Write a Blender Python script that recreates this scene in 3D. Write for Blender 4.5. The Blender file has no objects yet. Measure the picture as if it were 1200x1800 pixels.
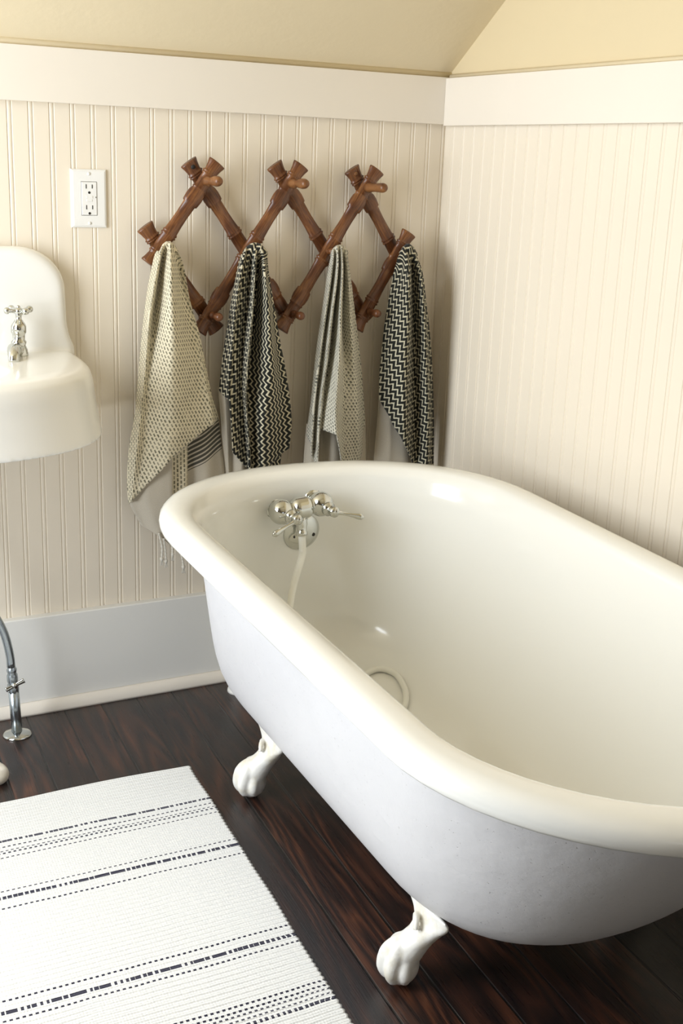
import bpy, bmesh, math, random
from mathutils import Vector, Matrix, noise
random.seed(4)
C = bpy.context.scene.collection
PI = math.pi

# ---------------------------------------------------------------- camera
F_PX, YAW, PITCH, ROLL = 2103.4149, 0.4885998, -0.2848758, 0.0383884
cd = bpy.data.cameras.new('camera'); cam = bpy.data.objects.new('camera', cd); C.objects.link(cam)
fw = Vector((math.sin(YAW)*math.cos(PITCH), math.cos(YAW)*math.cos(PITCH), math.sin(PITCH)))
rt = Vector((math.cos(YAW), -math.sin(YAW), 0)); up = rt.cross(fw)
r2 = rt*math.cos(ROLL) + up*math.sin(ROLL); u2 = up*math.cos(ROLL) - rt*math.sin(ROLL)
cam.matrix_world = Matrix.Translation((-1.54526, -2.46689, 1.19687)) @ Matrix((r2, u2, -fw)).transposed().to_4x4()
cd.sensor_fit = 'VERTICAL'; cd.sensor_height = 36.0; cd.lens = F_PX*36.0/1800.0; cd.clip_start = 0.02
cd.dof.use_dof = False
bpy.context.scene.camera = cam

# ---------------------------------------------------------------- world, lights, exposure
W = bpy.data.worlds.new('world'); bpy.context.scene.world = W; W.use_nodes = True
W.node_tree.nodes['Background'].inputs[0].default_value = (0.80, 0.90, 1.0, 1)
W.node_tree.nodes['Background'].inputs[1].default_value = 1.0
def area(name, loc, direction, sx, sy, energy, col, spread=PI):
    l = bpy.data.lights.new(name, 'AREA'); l.shape = 'RECTANGLE'; l.size = sx; l.size_y = sy
    l.energy = energy; l.color = col; l.spread = spread
    o = bpy.data.objects.new(name, l); C.objects.link(o); o.location = loc
    o.rotation_euler = Vector(direction).to_track_quat('-Z', 'Y').to_euler()
    return o
area('window_daylight', (-2.29, -0.84, 1.18), (1, 0.0, -0.03), 0.82, 1.54, 44, (0.88, 0.94, 1.0))
vs = bpy.context.scene.view_settings
vs.view_transform = 'Standard'; vs.look = 'None'; vs.gamma = 1.0; vs.use_curve_mapping = False
vs.exposure = 0.20

# ---------------------------------------------------------------- helpers
def link(name, bm, mat, parent=None, smooth=True, tags=None, recalc=True):
    me = bpy.data.meshes.new(name)
    if recalc: bmesh.ops.recalc_face_normals(bm, faces=bm.faces)
    bm.to_mesh(me); bm.free()
    if smooth:
        for p in me.polygons: p.use_smooth = True
    for m in (mat if isinstance(mat, (list, tuple)) else [mat]): me.materials.append(m)
    o = bpy.data.objects.new(name, me); C.objects.link(o)
    if parent: o.parent = parent
    if tags:
        for k, v in tags.items(): o[k] = v
    return o
def thing(name, loc, label, category, group=None):
    o = bpy.data.objects.new(name, None); C.objects.link(o); o.location = loc; o.empty_display_size = 0.05
    o['label'] = label; o['category'] = category
    if group: o['group'] = group
    return o
def rel(bm, t):
    bmesh.ops.translate(bm, verts=bm.verts, vec=-Vector(t.location)); return bm
def part(name, bm, mat, t, smooth=True, label=None, parent=None, **k):
    o = link(name, rel(bm, t), mat, parent or t, smooth, {'label': label} if label else None, **k)
    return o
def struct(name, bm, mat, smooth=False):
    return link(name, bm, mat, None, smooth, {'kind': 'structure'})
def box(bm, lo, hi, bevel=0):
    r = bmesh.ops.create_cube(bm, size=1.0)
    for v in r['verts']:
        v.co = Vector([lo[i] + (v.co[i]+0.5)*(hi[i]-lo[i]) for i in range(3)])
    if bevel:
        es = list({e for v in r['verts'] for e in v.link_edges})
        bmesh.ops.bevel(bm, geom=es, offset=bevel, segments=2, affect='EDGES', profile=0.5)
def frame_from(axis, side=None):
    a = Vector(axis).normalized()
    s = Vector(side) if side else (Vector((0, 0, 1)) if abs(a.z) < 0.9 else Vector((1, 0, 0)))
    s = (s - a*s.dot(a)).normalized()
    return a, s, a.cross(s)
def lathe(bm, prof, origin, axis, seg=24, flat=1.0, side=None, cap=True):
    """prof: list of (s, r) along the axis; flat squashes across the second side axis."""
    a, s, t = frame_from(axis, side); o = Vector(origin); rings = []
    for d, r in prof:
        rings.append([bm.verts.new(o + a*d + s*(r*math.cos(2*PI*k/seg)) + t*(r*flat*math.sin(2*PI*k/seg))) for k in range(seg)])
    for A, B in zip(rings, rings[1:]):
        for k in range(seg): bm.faces.new((A[k], A[(k+1) % seg], B[(k+1) % seg], B[k]))
    if cap: bm.faces.new(rings[0][::-1]); bm.faces.new(rings[-1])
def cr(p0, p1, p2, p3, t):
    return 0.5*((2*p1) + (-p0+p2)*t + (2*p0-5*p1+4*p2-p3)*t*t + (-p0+3*p1-3*p2+p3)*t*t*t)
def resample(pts, n):
    """n+1 points, evenly spaced in arc length, on a Catmull-Rom curve through pts"""
    P = [Vector(p) for p in pts]; Q = [P[0]*2-P[1]] + P + [P[-1]*2-P[-2]]; fine = []
    for i in range(len(P)-1):
        for k in range(12): fine.append(cr(Q[i], Q[i+1], Q[i+2], Q[i+3], k/12))
    fine.append(P[-1]); L = [0]
    for a, b in zip(fine, fine[1:]): L.append(L[-1] + (b-a).length)
    out = []; j = 0
    for k in range(n+1):
        d = L[-1]*k/n
        while j < len(L)-2 and L[j+1] < d: j += 1
        f = (d-L[j])/max(1e-9, L[j+1]-L[j]); out.append(fine[j].lerp(fine[j+1], min(1, max(0, f))))
    return out
def tube(bm, pts, radius, seg=12, n=40, smooth=True, flat=1.0):
    P = resample(pts, n) if smooth else [Vector(p) for p in pts]
    m = len(P); rings = []; s = None
    for i, p in enumerate(P):
        a = (P[min(i+1, m-1)] - P[max(i-1, 0)]).normalized()
        if s is None: _, s, _ = frame_from(a)
        s = (s - a*s.dot(a)).normalized(); t = a.cross(s)
        f = i/(m-1)
        r = radius(f) if callable(radius) else radius
        rings.append([bm.verts.new(p + s*(r*math.cos(2*PI*k/seg)) + t*(r*flat*math.sin(2*PI*k/seg))) for k in range(seg)])
    for A, B in zip(rings, rings[1:]):
        for k in range(seg): bm.faces.new((A[k], A[(k+1) % seg], B[(k+1) % seg], B[k]))
    bm.faces.new(rings[0][::-1]); bm.faces.new(rings[-1])
def blob(bm, c, r, axis=(0, 0, 1), side=None, sub=16):
    """ellipsoid: r = (along axis, side, third)"""
    a, s, t = frame_from(axis, side)
    res = bmesh.ops.create_uvsphere(bm, u_segments=sub, v_segments=sub//2+2, radius=1.0)
    for v in res['verts']:
        x, y, z = v.co; v.co = Vector(c) + a*(z*r[0]) + s*(x*r[1]) + t*(y*r[2])
def bake(o):
    """apply the object's modifiers so that it is plain mesh data"""
    dg = bpy.context.evaluated_depsgraph_get(); dg.update()
    me = bpy.data.meshes.new_from_object(o.evaluated_get(dg)); o.modifiers.clear(); o.data = me
    for p in me.polygons: p.use_smooth = True
def fuse(o, voxel, smooth, factor=0.5):
    m = o.modifiers.new('r', 'REMESH'); m.mode = 'VOXEL'; m.voxel_size = voxel
    if smooth:
        m = o.modifiers.new('s', 'SMOOTH'); m.iterations = smooth; m.factor = factor
    bake(o)

# ---------------------------------------------------------------- materials
class G:
    """tiny node-graph helper"""
    def __init__(s, name):
        s.m = bpy.data.materials.new(name); s.m.use_nodes = True; s.nt = s.m.node_tree
        s.b = s.nt.nodes['Principled BSDF']
    def new(s, t, **k):
        n = s.nt.nodes.new(t)
        for a, v in k.items(): setattr(n, a, v)
        return n
    def put(s, sock, v):
        if isinstance(v, bpy.types.NodeSocket): s.nt.links.new(v, sock)
        elif isinstance(v, (tuple, list)) and len(v) == 3 and sock.type == 'RGBA': sock.default_value = (*v, 1)
        else: sock.default_value = v
    def math(s, op, a, b=0.0, c=0.0, clamp=False):
        n = s.new('ShaderNodeMath', operation=op, use_clamp=clamp)
        s.put(n.inputs[0], a); s.put(n.inputs[1], b); s.put(n.inputs[2], c); return n.outputs[0]
    def noise(s, vec, scale, detail=3.0, rough=0.5, dist=0.0):
        n = s.new('ShaderNodeTexNoise'); s.put(n.inputs['Vector'], vec)
        n.inputs['Scale'].default_value = scale; n.inputs['Detail'].default_value = detail
        n.inputs['Roughness'].default_value = rough; n.inputs['Distortion'].default_value = dist
        return n.outputs[0]
    def mix(s, f, a, b):
        n = s.new('ShaderNodeMix', data_type='RGBA'); s.put(n.inputs[0], f); s.put(n.inputs[6], a); s.put(n.inputs[7], b)
        return n.outputs[2]
    def ramp(s, f, stops):
        n = s.new('ShaderNodeValToRGB'); e = n.color_ramp.elements
        while len(e) < len(stops): e.new(0.5)
        for x, (p, c) in zip(e, stops): x.position = p; x.color = (*c, 1) if len(c) == 3 else c
        s.put(n.inputs[0], f); return n.outputs[0]
    def maprange(s, v, a, b, c=0.0, d=1.0):
        n = s.new('ShaderNodeMapRange'); s.put(n.inputs[0], v)
        for i, x in enumerate((a, b, c, d)): n.inputs[i+1].default_value = x
        return n.outputs[0]
    def obj(s):
        return s.new('ShaderNodeTexCoord').outputs['Object']
    def pos(s):
        return s.new('ShaderNodeNewGeometry').outputs['Position']
    def uv(s):
        return s.new('ShaderNodeTexCoord').outputs['UV']
    def sep(s, v):
        n = s.new('ShaderNodeSeparateXYZ'); s.put(n.inputs[0], v); return n.outputs
    def comb(s, x, y, z=0.0):
        n = s.new('ShaderNodeCombineXYZ'); s.put(n.inputs[0], x); s.put(n.inputs[1], y); s.put(n.inputs[2], z); return n.outputs[0]
    def mapping(s, v, scale=(1, 1, 1), rot=(0, 0, 0), loc=(0, 0, 0)):
        n = s.new('ShaderNodeMapping'); s.put(n.inputs[0], v)
        n.inputs['Location'].default_value = loc; n.inputs['Rotation'].default_value = rot; n.inputs['Scale'].default_value = scale
        return n.outputs[0]
    def bump(s, h, strength=0.3, dist=0.002):
        n = s.new('ShaderNodeBump'); n.inputs['Strength'].default_value = strength
        n.inputs['Distance'].default_value = dist; s.put(n.inputs['Height'], h)
        s.put(s.b.inputs['Normal'], n.outputs[0])
    def set(s, **k):
        for a, v in k.items(): s.put(s.b.inputs[{'col': 'Base Color', 'rough': 'Roughness', 'metal': 'Metallic', 'coat': 'Coat Weight',
            'coat_rough': 'Coat Roughness', 'spec': 'Specular IOR Level', 'sheen': 'Sheen Weight', 'trans': 'Transmission Weight', 'ior': 'IOR'}[a]], v)
        return s.m

def painted(name, col, rough=0.45, bump=0.12, scale=45):
    g = G(name); v = g.pos(); n = g.noise(v, scale, 4.0); g.bump(n, bump, 0.0015)
    n2 = g.noise(v, 3.0, 2.0)
    c = g.mix(g.maprange(n2, 0.3, 0.7), col, tuple(x*0.97 for x in col))
    return g.set(col=c, rough=rough, spec=0.4)
M = {}
M['board'] = painted('cream_beadboard_paint', (0.86, 0.77, 0.635), 0.42, 0.10, 30)
M['trim'] = painted('cream_trim_paint', (0.86, 0.79, 0.69), 0.38, 0.08, 25)
M['base'] = painted('off_white_baseboard_paint', (0.88, 0.865, 0.82), 0.4, 0.14, 60)
M['yellow'] = painted('pale_yellow_plaster', (0.80, 0.685, 0.475), 0.7, 0.35, 60)
M['yellow_dimmed'] = painted('yellow_plaster_dimmed', (0.75, 0.625, 0.40), 0.6, 0.15, 60)  # same yellow as the ceiling, colour darkened to hold back window light on the gable
M['plain_wall'] = painted('plain_wall_paint', (0.22, 0.19, 0.16), 0.6, 0.2, 60)  # walls out of view, coloured dark to cut bounced light
def enamel():
    g = G('white_enamel'); n = g.noise(g.pos(), 9.0, 2.0); g.bump(n, 0.05, 0.004)
    return g.set(col=(0.88, 0.87, 0.82), rough=0.16, coat=0.3, coat_rough=0.08, spec=0.5)
M['enamel'] = enamel()
def porcelain():
    g = G('sink_enamel'); n = g.noise(g.pos(), 9.0, 2.0); g.bump(n, 0.04, 0.004)
    return g.set(col=(0.90, 0.885, 0.84), rough=0.18, coat=0.2, coat_rough=0.1, spec=0.5)
M['porcelain'] = porcelain()
def tub_paint():
    g = G('painted_cast_iron'); v = g.pos()
    a = g.noise(v, 26.0, 5.0, 0.6); b = g.noise(v, 7.0, 3.0, 0.5)
    pits = g.maprange(g.noise(v, 190.0, 2.0, 0.5), 0.70, 0.76)
    h = g.math('ADD', g.math('MULTIPLY', a, 0.5), g.math('MULTIPLY', b, 1.2))
    h = g.math('SUBTRACT', h, g.math('MULTIPLY', pits, 0.35)); g.bump(h, 0.5, 0.005)
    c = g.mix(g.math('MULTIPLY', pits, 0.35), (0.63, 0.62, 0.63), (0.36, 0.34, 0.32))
    return g.set(col=c, rough=0.4, spec=0.4)
M['tub_paint'] = tub_paint()
def foot_paint():
    g = G('worn_white_foot_paint'); v = g.pos(); n = g.noise(v, 30.0, 4.0, 0.6); g.bump(g.noise(v, 70.0, 4.0), 0.25, 0.004)
    return g.set(col=g.mix(g.maprange(n, 0.48, 0.75), (0.83, 0.81, 0.76), (0.66, 0.60, 0.46)), rough=0.38, spec=0.45)
M['foot'] = foot_paint()
def chrome(name, col, rough):
    g = G(name); n = g.noise(g.pos(), 120.0, 3.0)
    return g.set(col=col, metal=1.0, rough=g.maprange(n, 0.3, 0.8, rough, rough+0.12))
M['chrome'] = chrome('chrome', (0.62, 0.63, 0.60), 0.06)
M['steel'] = chrome('brushed_steel', (0.45, 0.50, 0.53), 0.26)
def plastic(name, col, rough=0.35):
    g = G(name); g.bump(g.noise(g.pos(), 150.0, 2.0), 0.05, 0.001); return g.set(col=col, rough=rough)
M['plate'] = plastic('white_plastic', (0.88, 0.87, 0.84))
M['slot'] = plastic('dark_slot', (0.02, 0.018, 0.015), 0.6)
M['hose'] = plastic('white_hose_plastic', (0.86, 0.85, 0.78), 0.4)
M['grout'] = plastic('dark_seam', (0.10, 0.09, 0.08), 0.8)
M['glass'] = (lambda g: g.set(col=(1, 1, 1), trans=1.0, rough=0.0, ior=1.45))(G('window_glass'))

def rack_wood():
    g = G('turned_brown_wood'); v = g.mapping(g.obj(), (1, 1, 1)); 
    a = g.noise(g.uv(), 1.0, 1.0)
    uvs = g.sep(g.uv())
    grain = g.noise(g.comb(g.math('MULTIPLY', uvs[0], 26.0), g.math('MULTIPLY', uvs[1], 330.0)), 1.0, 4.0, 0.6, 0.6)
    mott = g.noise(g.pos(), 22.0, 3.0)
    c = g.ramp(g.math('ADD', g.math('MULTIPLY', grain, 0.6), g.math('MULTIPLY', mott, 0.4)),
               [(0.32, (0.045, 0.015, 0.007)), (0.48, (0.13, 0.044, 0.015)), (0.66, (0.28, 0.115, 0.035))])
    g.bump(grain, 0.12, 0.001)
    return g.set(col=c, rough=0.36, spec=0.5, coat=0.12, coat_rough=0.25)
M['wood'] = rack_wood()
def peg_wood():
    g = G('worn_peg_wood'); n = g.noise(g.mapping(g.pos(), (60, 12, 60)), 1.0, 4.0, 0.6)
    return g.set(col=g.ramp(n, [(0.3, (0.09, 0.030, 0.010)), (0.65, (0.27, 0.115, 0.038))]), rough=0.36)
M['peg'] = peg_wood()

def floor_mat():
    g = G('dark_stained_floorboards'); W_ = 0.0835; k = 0.062
    x, y, z = g.sep(g.pos())[0:3]
    xs = g.math('ADD', x, g.math('MULTIPLY', y, -k))                     # boards run slightly off the wall line
    t = g.math('DIVIDE', g.math('ADD', xs, 0.013), W_); bid = g.math('FLOOR', t); fr = g.math('FRACT', t)
    rnd = g.new('ShaderNodeTexWhiteNoise', noise_dimensions='1D'); g.put(rnd.inputs['W'], bid); r = rnd.outputs[0]
    off = g.math('MULTIPLY', r, 37.0)
    # cathedral grain: long rings cut by a slow noise
    gx = g.math('MULTIPLY', xs, 9.0); gy = g.math('MULTIPLY', g.math('ADD', y, off), 1.1)
    warp = g.noise(g.comb(gx, gy, off), 1.0, 2.0, 0.45, 0.3)
    rings = g.math('FRACT', g.math('MULTIPLY', warp, 13.0))
    rings = g.math('PINGPONG', rings, 0.5); rings = g.math('MULTIPLY', rings, 2.0)
    fine = g.noise(g.comb(g.math('MULTIPLY', xs, 420.0), g.math('MULTIPLY', g.math('ADD', y, off), 9.0)), 1.0, 3.0, 0.6)
    patch = g.noise(g.comb(g.math('MULTIPLY', xs, 7.0), g.math('MULTIPLY', y, 3.0), off), 1.0, 3.0, 0.5)
    f = g.math('ADD', g.math('MULTIPLY', rings, 0.30), g.math('MULTIPLY', fine, 0.48))
    f = g.math('MULTIPLY', f, g.maprange(g.math('ADD', patch, g.math('MULTIPLY', r, 0.25)), 0.40, 0.78, 0.40, 1.30))
    c = g.ramp(f, [(0.22, (0.0075, 0.0042, 0.0040)), (0.42, (0.022, 0.0090, 0.0062)), (0.62, (0.060, 0.021, 0.011)), (0.85, (0.13, 0.046, 0.020))])
    e = g.math('MINIMUM', fr, g.math('SUBTRACT', 1.0, fr)); gap = g.maprange(e, 0.012, 0.034, 1.0, 0.0)
    c = g.mix(gap, c, (0.004, 0.003, 0.003))
    sc = g.maprange(g.noise(g.comb(g.math('MULTIPLY', xs, 60.0), g.math('MULTIPLY', y, 16.0), 3.0), 1.0, 4.0, 0.7), 0.76, 0.80)
    c = g.mix(g.math('MULTIPLY', sc, 0.5), c, (0.22, 0.19, 0.17))
    g.bump(g.math('SUBTRACT', g.math('MULTIPLY', fine, 0.45), gap), 0.8, 0.0018)
    return g.set(col=c, rough=g.maprange(fine, 0.2, 0.8, 0.22, 0.42), spec=0.6, coat=0.12, coat_rough=0.3)
M['floor'] = floor_mat()

def dash_cloth(name, ground, dark, du, dv, duty=0.5, wid=0.45):
    """rows of short woven dashes, every second row offset; UV in metres"""
    g = G(name); u, v = g.sep(g.uv())[0:2]
    jit = g.noise(g.uv(), 220.0, 2.0); jit = g.math('MULTIPLY', g.math('SUBTRACT', jit, 0.5), 0.35)
    tu = g.math('ADD', g.math('DIVIDE', u, du), jit); col = g.math('FLOOR', tu); fu = g.math('FRACT', tu)
    tv = g.math('ADD', g.math('DIVIDE', v, dv), g.math('MULTIPLY', col, 0.5)); fv = g.math('FRACT', tv)
    a = g.maprange(g.math('ABSOLUTE', g.math('SUBTRACT', fu, 0.5)), wid/2+0.08, wid/2-0.08)
    b = g.maprange(g.math('ABSOLUTE', g.math('SUBTRACT', fv, 0.5)), duty/2+0.08, duty/2-0.08)
    m = g.math('MULTIPLY', a, b)
    slub = g.noise(g.uv(), 60.0, 3.0)
    m = g.math('MULTIPLY', m, g.maprange(slub, 0.3, 0.6, 0.6, 1.0))
    cord = g.math('PINGPONG', tu, 0.5)
    g.bump(g.math('ADD', g.math('MULTIPLY', cord, 1.0), g.math('MULTIPLY', m, -0.7)), 0.8, 0.0022)
    return g.set(col=g.mix(m, ground, dark), rough=0.95, spec=0.1, sheen=0.2)
def zigzag_cloth(name, ground, line, du, dv, amp, duty=0.40):
    """narrow light zigzag lines on black; UV in metres"""
    g = G(name); u, v = g.sep(g.uv())[0:2]
    tri = g.math('PINGPONG', g.math('DIVIDE', v, dv), 1.0)
    t = g.math('ADD', g.math('DIVIDE', u, du), g.math('MULTIPLY', tri, amp))
    t = g.math('ADD', t, g.math('MULTIPLY', g.math('SUBTRACT', g.noise(g.uv(), 260.0, 1.0), 0.5), 0.16))
    f = g.math('ABSOLUTE', g.math('SUBTRACT', g.math('FRACT', t), 0.5))
    m = g.maprange(f, duty/2+0.05, duty/2-0.05)
    n = g.noise(g.uv(), 700.0, 2.0)
    g.bump(g.math('ADD', m, g.math('MULTIPLY', n, 0.8)), 0.6, 0.0012)
    return g.set(col=g.mix(m, ground, line), rough=0.95, spec=0.08, sheen=0.15)
def plain_cloth(name, col, stripe=None):
    """plain weave; optional dark stripes in the top centimetres of V"""
    g = G(name); uvv = g.uv(); u, v = g.sep(uvv)[0:2]
    n = g.noise(g.comb(g.math('MULTIPLY', u, 900.0), g.math('MULTIPLY', v, 500.0)), 1.0, 3.0, 0.6)
    c = g.mix(g.maprange(n, 0.35, 0.65), col, tuple(x*0.86 for x in col))
    if stripe:
        a, b, per, dk = stripe
        m = g.math('LESS_THAN', g.math('FRACT', g.math('DIVIDE', v, per)), 0.62)
        m = g.math('MULTIPLY', m, g.math('LESS_THAN', v, b)); m = g.math('MULTIPLY', m, g.math('GREATER_THAN', v, a))
        c = g.mix(m, c, dk)
    g.bump(n, 0.35, 0.001)
    return g.set(col=c, rough=0.95, spec=0.1, sheen=0.2)
M['tweed'] = dash_cloth('cream_cloth_grey_dashes', (0.79, 0.71, 0.53), (0.15, 0.14, 0.09), 0.0076, 0.0104, 0.68, 0.44)
M['tweed_narrow'] = dash_cloth('cream_cloth_fine_grey_dashes', (0.72, 0.68, 0.56), (0.15, 0.15, 0.12), 0.0078, 0.0080, 0.60, 0.50)
M['zig'] = zigzag_cloth('black_cloth_cream_zigzag', (0.022, 0.023, 0.020), (0.70, 0.64, 0.47), 0.0150, 0.0078, 0.62, 0.34)
M['zig2'] = zigzag_cloth('black_cloth_cream_zigzag_wide', (0.022, 0.023, 0.020), (0.62, 0.57, 0.42), 0.0150, 0.0088, 0.72, 0.33)
M['linen'] = plain_cloth('plain_beige_cloth', (0.60, 0.54, 0.44))
M['linen_stripe'] = plain_cloth('beige_cloth_dark_stripes', (0.60, 0.54, 0.44), (-0.01, 0.072, 0.0100, (0.09, 0.085, 0.07)))
M['thread'] = plain_cloth('cotton_thread', (0.70, 0.66, 0.58))

RUG_O = (-0.773, -0.397); RUG_A = math.atan2(0.0132, -0.9999)
def rug_mat():
    g = G('cream_ribbed_cotton_rug'); s_, t_ = g.sep(g.uv())[0:2]      # s across from the right edge, t down from the far hem
    wob = g.noise(g.comb(g.math('MULTIPLY', s_, 7.0), g.math('MULTIPLY', t_, 2.0)), 1.0, 2.0)
    t = g.math('ADD', t_, g.math('MULTIPLY', g.math('SUBTRACT', wob, 0.5), 0.008))
    rib = g.math('PINGPONG', g.math('DIVIDE', t, 0.0056), 0.5)
    fib = g.noise(g.comb(g.math('MULTIPLY', s_, 260.0), g.math('MULTIPLY', t_, 420.0)), 1.0, 3.0, 0.6)
    warp = g.math('PINGPONG', g.math('DIVIDE', s_, 0.0046), 0.5)
    base = g.mix(g.maprange(fib, 0.3, 0.7), (0.87, 0.86, 0.83), (0.78, 0.77, 0.74))
    thin = [0.154, 0.1675, 0.1745, 0.189, 0.290, 0.339, 0.564, 0.608, 0.7105, 0.7215, 0.7300, 0.7400]
    thick = [0.135, 0.309, 0.590, 0.7520]
    total = None
    row = 0
    for tt in thin:
        row += 1
        band = g.math('LESS_THAN', g.math('ABSOLUTE', g.math('SUBTRACT', t, tt)), 0.0019)
        d = g.math('LESS_THAN', g.math('FRACT', g.math('ADD', g.math('DIVIDE', s_, 0.0092), 0.37*row)), 0.52)
        m = g.math('MULTIPLY', band, d); total = m if total is None else g.math('MAXIMUM', total, m)
    for tt in thick:
        band = g.math('LESS_THAN', g.math('ABSOLUTE', g.math('SUBTRACT', t, tt)), 0.0038)
        big = g.noise(g.comb(g.math('MULTIPLY', s_, 60.0), tt*50, 0.0), 1.0, 1.0)
        d = g.math('LESS_THAN', g.math('FRACT', g.math('DIVIDE', s_, 0.0092)), g.maprange(big, 0.35, 0.65, 0.45, 1.1))
        m = g.math('MULTIPLY', band, d); total = g.math('MAXIMUM', total, m)
    c = g.mix(total, base, (0.035, 0.033, 0.055))
    speck = g.maprange(g.noise(g.comb(g.math('MULTIPLY', s_, 45.0), g.math('MULTIPLY', t_, 90.0), 4.0), 1.0, 2.0), 0.80, 0.82)
    c = g.mix(g.math('MULTIPLY', speck, 0.7), c, (0.25, 0.2, 0.15))
    g.bump(g.math('ADD', rib, g.math('ADD', g.math('MULTIPLY', fib, 0.3), g.math('MULTIPLY', warp, 0.25))), 0.75, 0.0035)
    return g.set(col=c, rough=0.95, spec=0.1, sheen=0.15)
M['rug'] = rug_mat()
# ================================================================= the room
Z_TOP, Z_BAND, Z_BASE = 1.388, 1.2863, 0.221
SLOPE = math.tan(math.radians(34.6)); RIDGE_Y = -2.0
def z_ceil(y): return 1.392 + SLOPE*min(-y, 4.0+y)
XL, YF = -2.3, -4.0
# beadboard: flat board, groove, small round bead, groove, repeated; a true profile run up the wall
S = 0.0413
def bead_profile(first, last, off):
    """points (distance along the wall, depth behind the face)"""
    pts = []
    n = int((last-first)/S)+3
    for i in range(-1, n):
        c = off + i*S
        for d, h in ((-0.0060, 0), (-0.0048, 0.0015), (-0.0040, 0.0015), (-0.0026, 0.0003), (0, -0.0001), (0.0026, 0.0003), (0.0040, 0.0015), (0.0048, 0.0015), (0.0060, 0)):
            if first < c+d < last: pts.append((c+d, h))
    return [(first, 0)] + pts + [(last, 0)]
def bead_wall(name, along, length, off, z0, z1):
    bm = bmesh.new(); cols = []
    for d, h in bead_profile(0.0, length, off):
        p = (-d, h) if along == 'x' else (h, -d)
        cols.append((bm.verts.new((p[0], p[1], z0)), bm.verts.new((p[0], p[1], z1))))
    for a, b in zip(cols, cols[1:]): bm.faces.new((a[0], b[0], b[1], a[1]))
    # body behind the face
    if along == 'x': box(bm, (-length, 0.0045, z0), (0.0, 0.12, z1))
    else: box(bm, (0.0045, -length, z0), (0.12, 0.0, z1))
    return struct(name, bm, M['board'], smooth=False)
bead_wall('wall_back', 'x', 2.3, 0.0465, 0.0, Z_TOP)
bead_wall('wall_right', 'y', 4.0, 0.4878 - 11*S, 0.0, Z_TOP)
# the plastered gable over the right wall, and the other walls
bm = bmesh.new()
for x0, x1 in ((0.0, 0.12),):
    pts = [(0.0, 1.390), (0.0, z_ceil(0)), (RIDGE_Y, z_ceil(RIDGE_Y)), (YF, z_ceil(YF)), (YF, 1.390)]
    A = [bm.verts.new((x0, y, z)) for y, z in pts]; B = [bm.verts.new((x1, y, z)) for y, z in pts]
    bm.faces.new(A); bm.faces.new(B[::-1])
    for i in range(5): bm.faces.new((A[i], B[i], B[(i+1) % 5], A[(i+1) % 5]))
struct('wall_right_gable', bm, M['yellow_dimmed'])
# left gable wall with its window opening, built of pieces around the hole
WY0, WY1, WZ0, WZ1 = -1.28, -0.40, 0.36, 2.00
bm = bmesh.new()
def slab_x(x0, x1, pts):
    A = [bm.verts.new((x0, y, z)) for y, z in pts]; B = [bm.verts.new((x1, y, z)) for y, z in pts]; n = len(pts)
    bm.faces.new(A); bm.faces.new(B[::-1])
    for i in range(n): bm.faces.new((A[i], B[i], B[(i+1) % n], A[(i+1) % n]))
X0, X1 = XL-0.14, XL
slab_x(X0, X1, [(0.0, 0), (0.0, z_ceil(0)), (WY1, z_ceil(WY1)), (WY1, 0)])
slab_x(X0, X1, [(WY1, 0), (WY1, WZ0), (WY0, WZ0), (WY0, 0)])
slab_x(X0, X1, [(WY1, min(WZ1, z_ceil(WY1)-0.03)), (WY1, z_ceil(WY1)), (WY0, z_ceil(WY0)), (WY0, WZ1)])
slab_x(X0, X1, [(WY0, 0), (WY0, z_ceil(WY0)), (RIDGE_Y, z_ceil(RIDGE_Y)), (YF, z_ceil(YF)), (YF, 0)])
struct('wall_left', bm, M['plain_wall'])
# front knee wall with a small window opening, added out of view for fill light
FX0, FX1, FZ0, FZ1 = -1.7, -0.7, 0.75, 1.30
bm = bmesh.new()
box(bm, (XL, YF-0.12, 0), (FX0, YF, 1.40)); box(bm, (FX1, YF-0.12, 0), (0, YF, 1.40))
box(bm, (FX0, YF-0.12, 0), (FX1, YF, FZ0)); box(bm, (FX0, YF-0.12, FZ1), (FX1, YF, 1.40))
struct('wall_front', bm, M['plain_wall'])
def window(name, lo, hi, axis):
    """frame with a crossbar, thin pane"""
    bm = bmesh.new(); t = 0.045
    (a0, z0), (a1, z1) = lo, hi
    def b(p0, q0, p1, q1, d0=0.05, d1=0.11):
        if axis == 'x': box(bm, (XL-d1, p0, q0), (XL-d0, p1, q1), 0.004)
        else: box(bm, (p0, YF-d1, q0), (p1, YF-d0, q1), 0.004)
    b(a0, z0, a1, z0+t); b(a0, z1-t, a1, z1); b(a0, z0+t, a0+t, z1-t); b(a1-t, z0+t, a1, z1-t)
    zm = (z0+z1)/2; b(a0+t, zm-0.02, a1-t, zm+0.02)
    w = struct(name, bm, M['trim'])
    bm = bmesh.new(); b(a0+t, z0+t, a1-t, zm-0.02, 0.078, 0.082); b(a0+t, zm+0.02, a1-t, z1-t, 0.078, 0.082)
    link('window_pane', bm, M['glass'], w, False)
window('window_1', (WY0, WZ0), (WY1, min(WZ1, z_ceil(WY1)-0.06)), 'x')
window('window_added_fill', (FX0, FZ0), (FX1, FZ1), 'y')  # added window behind the camera, lets in fill light
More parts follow.
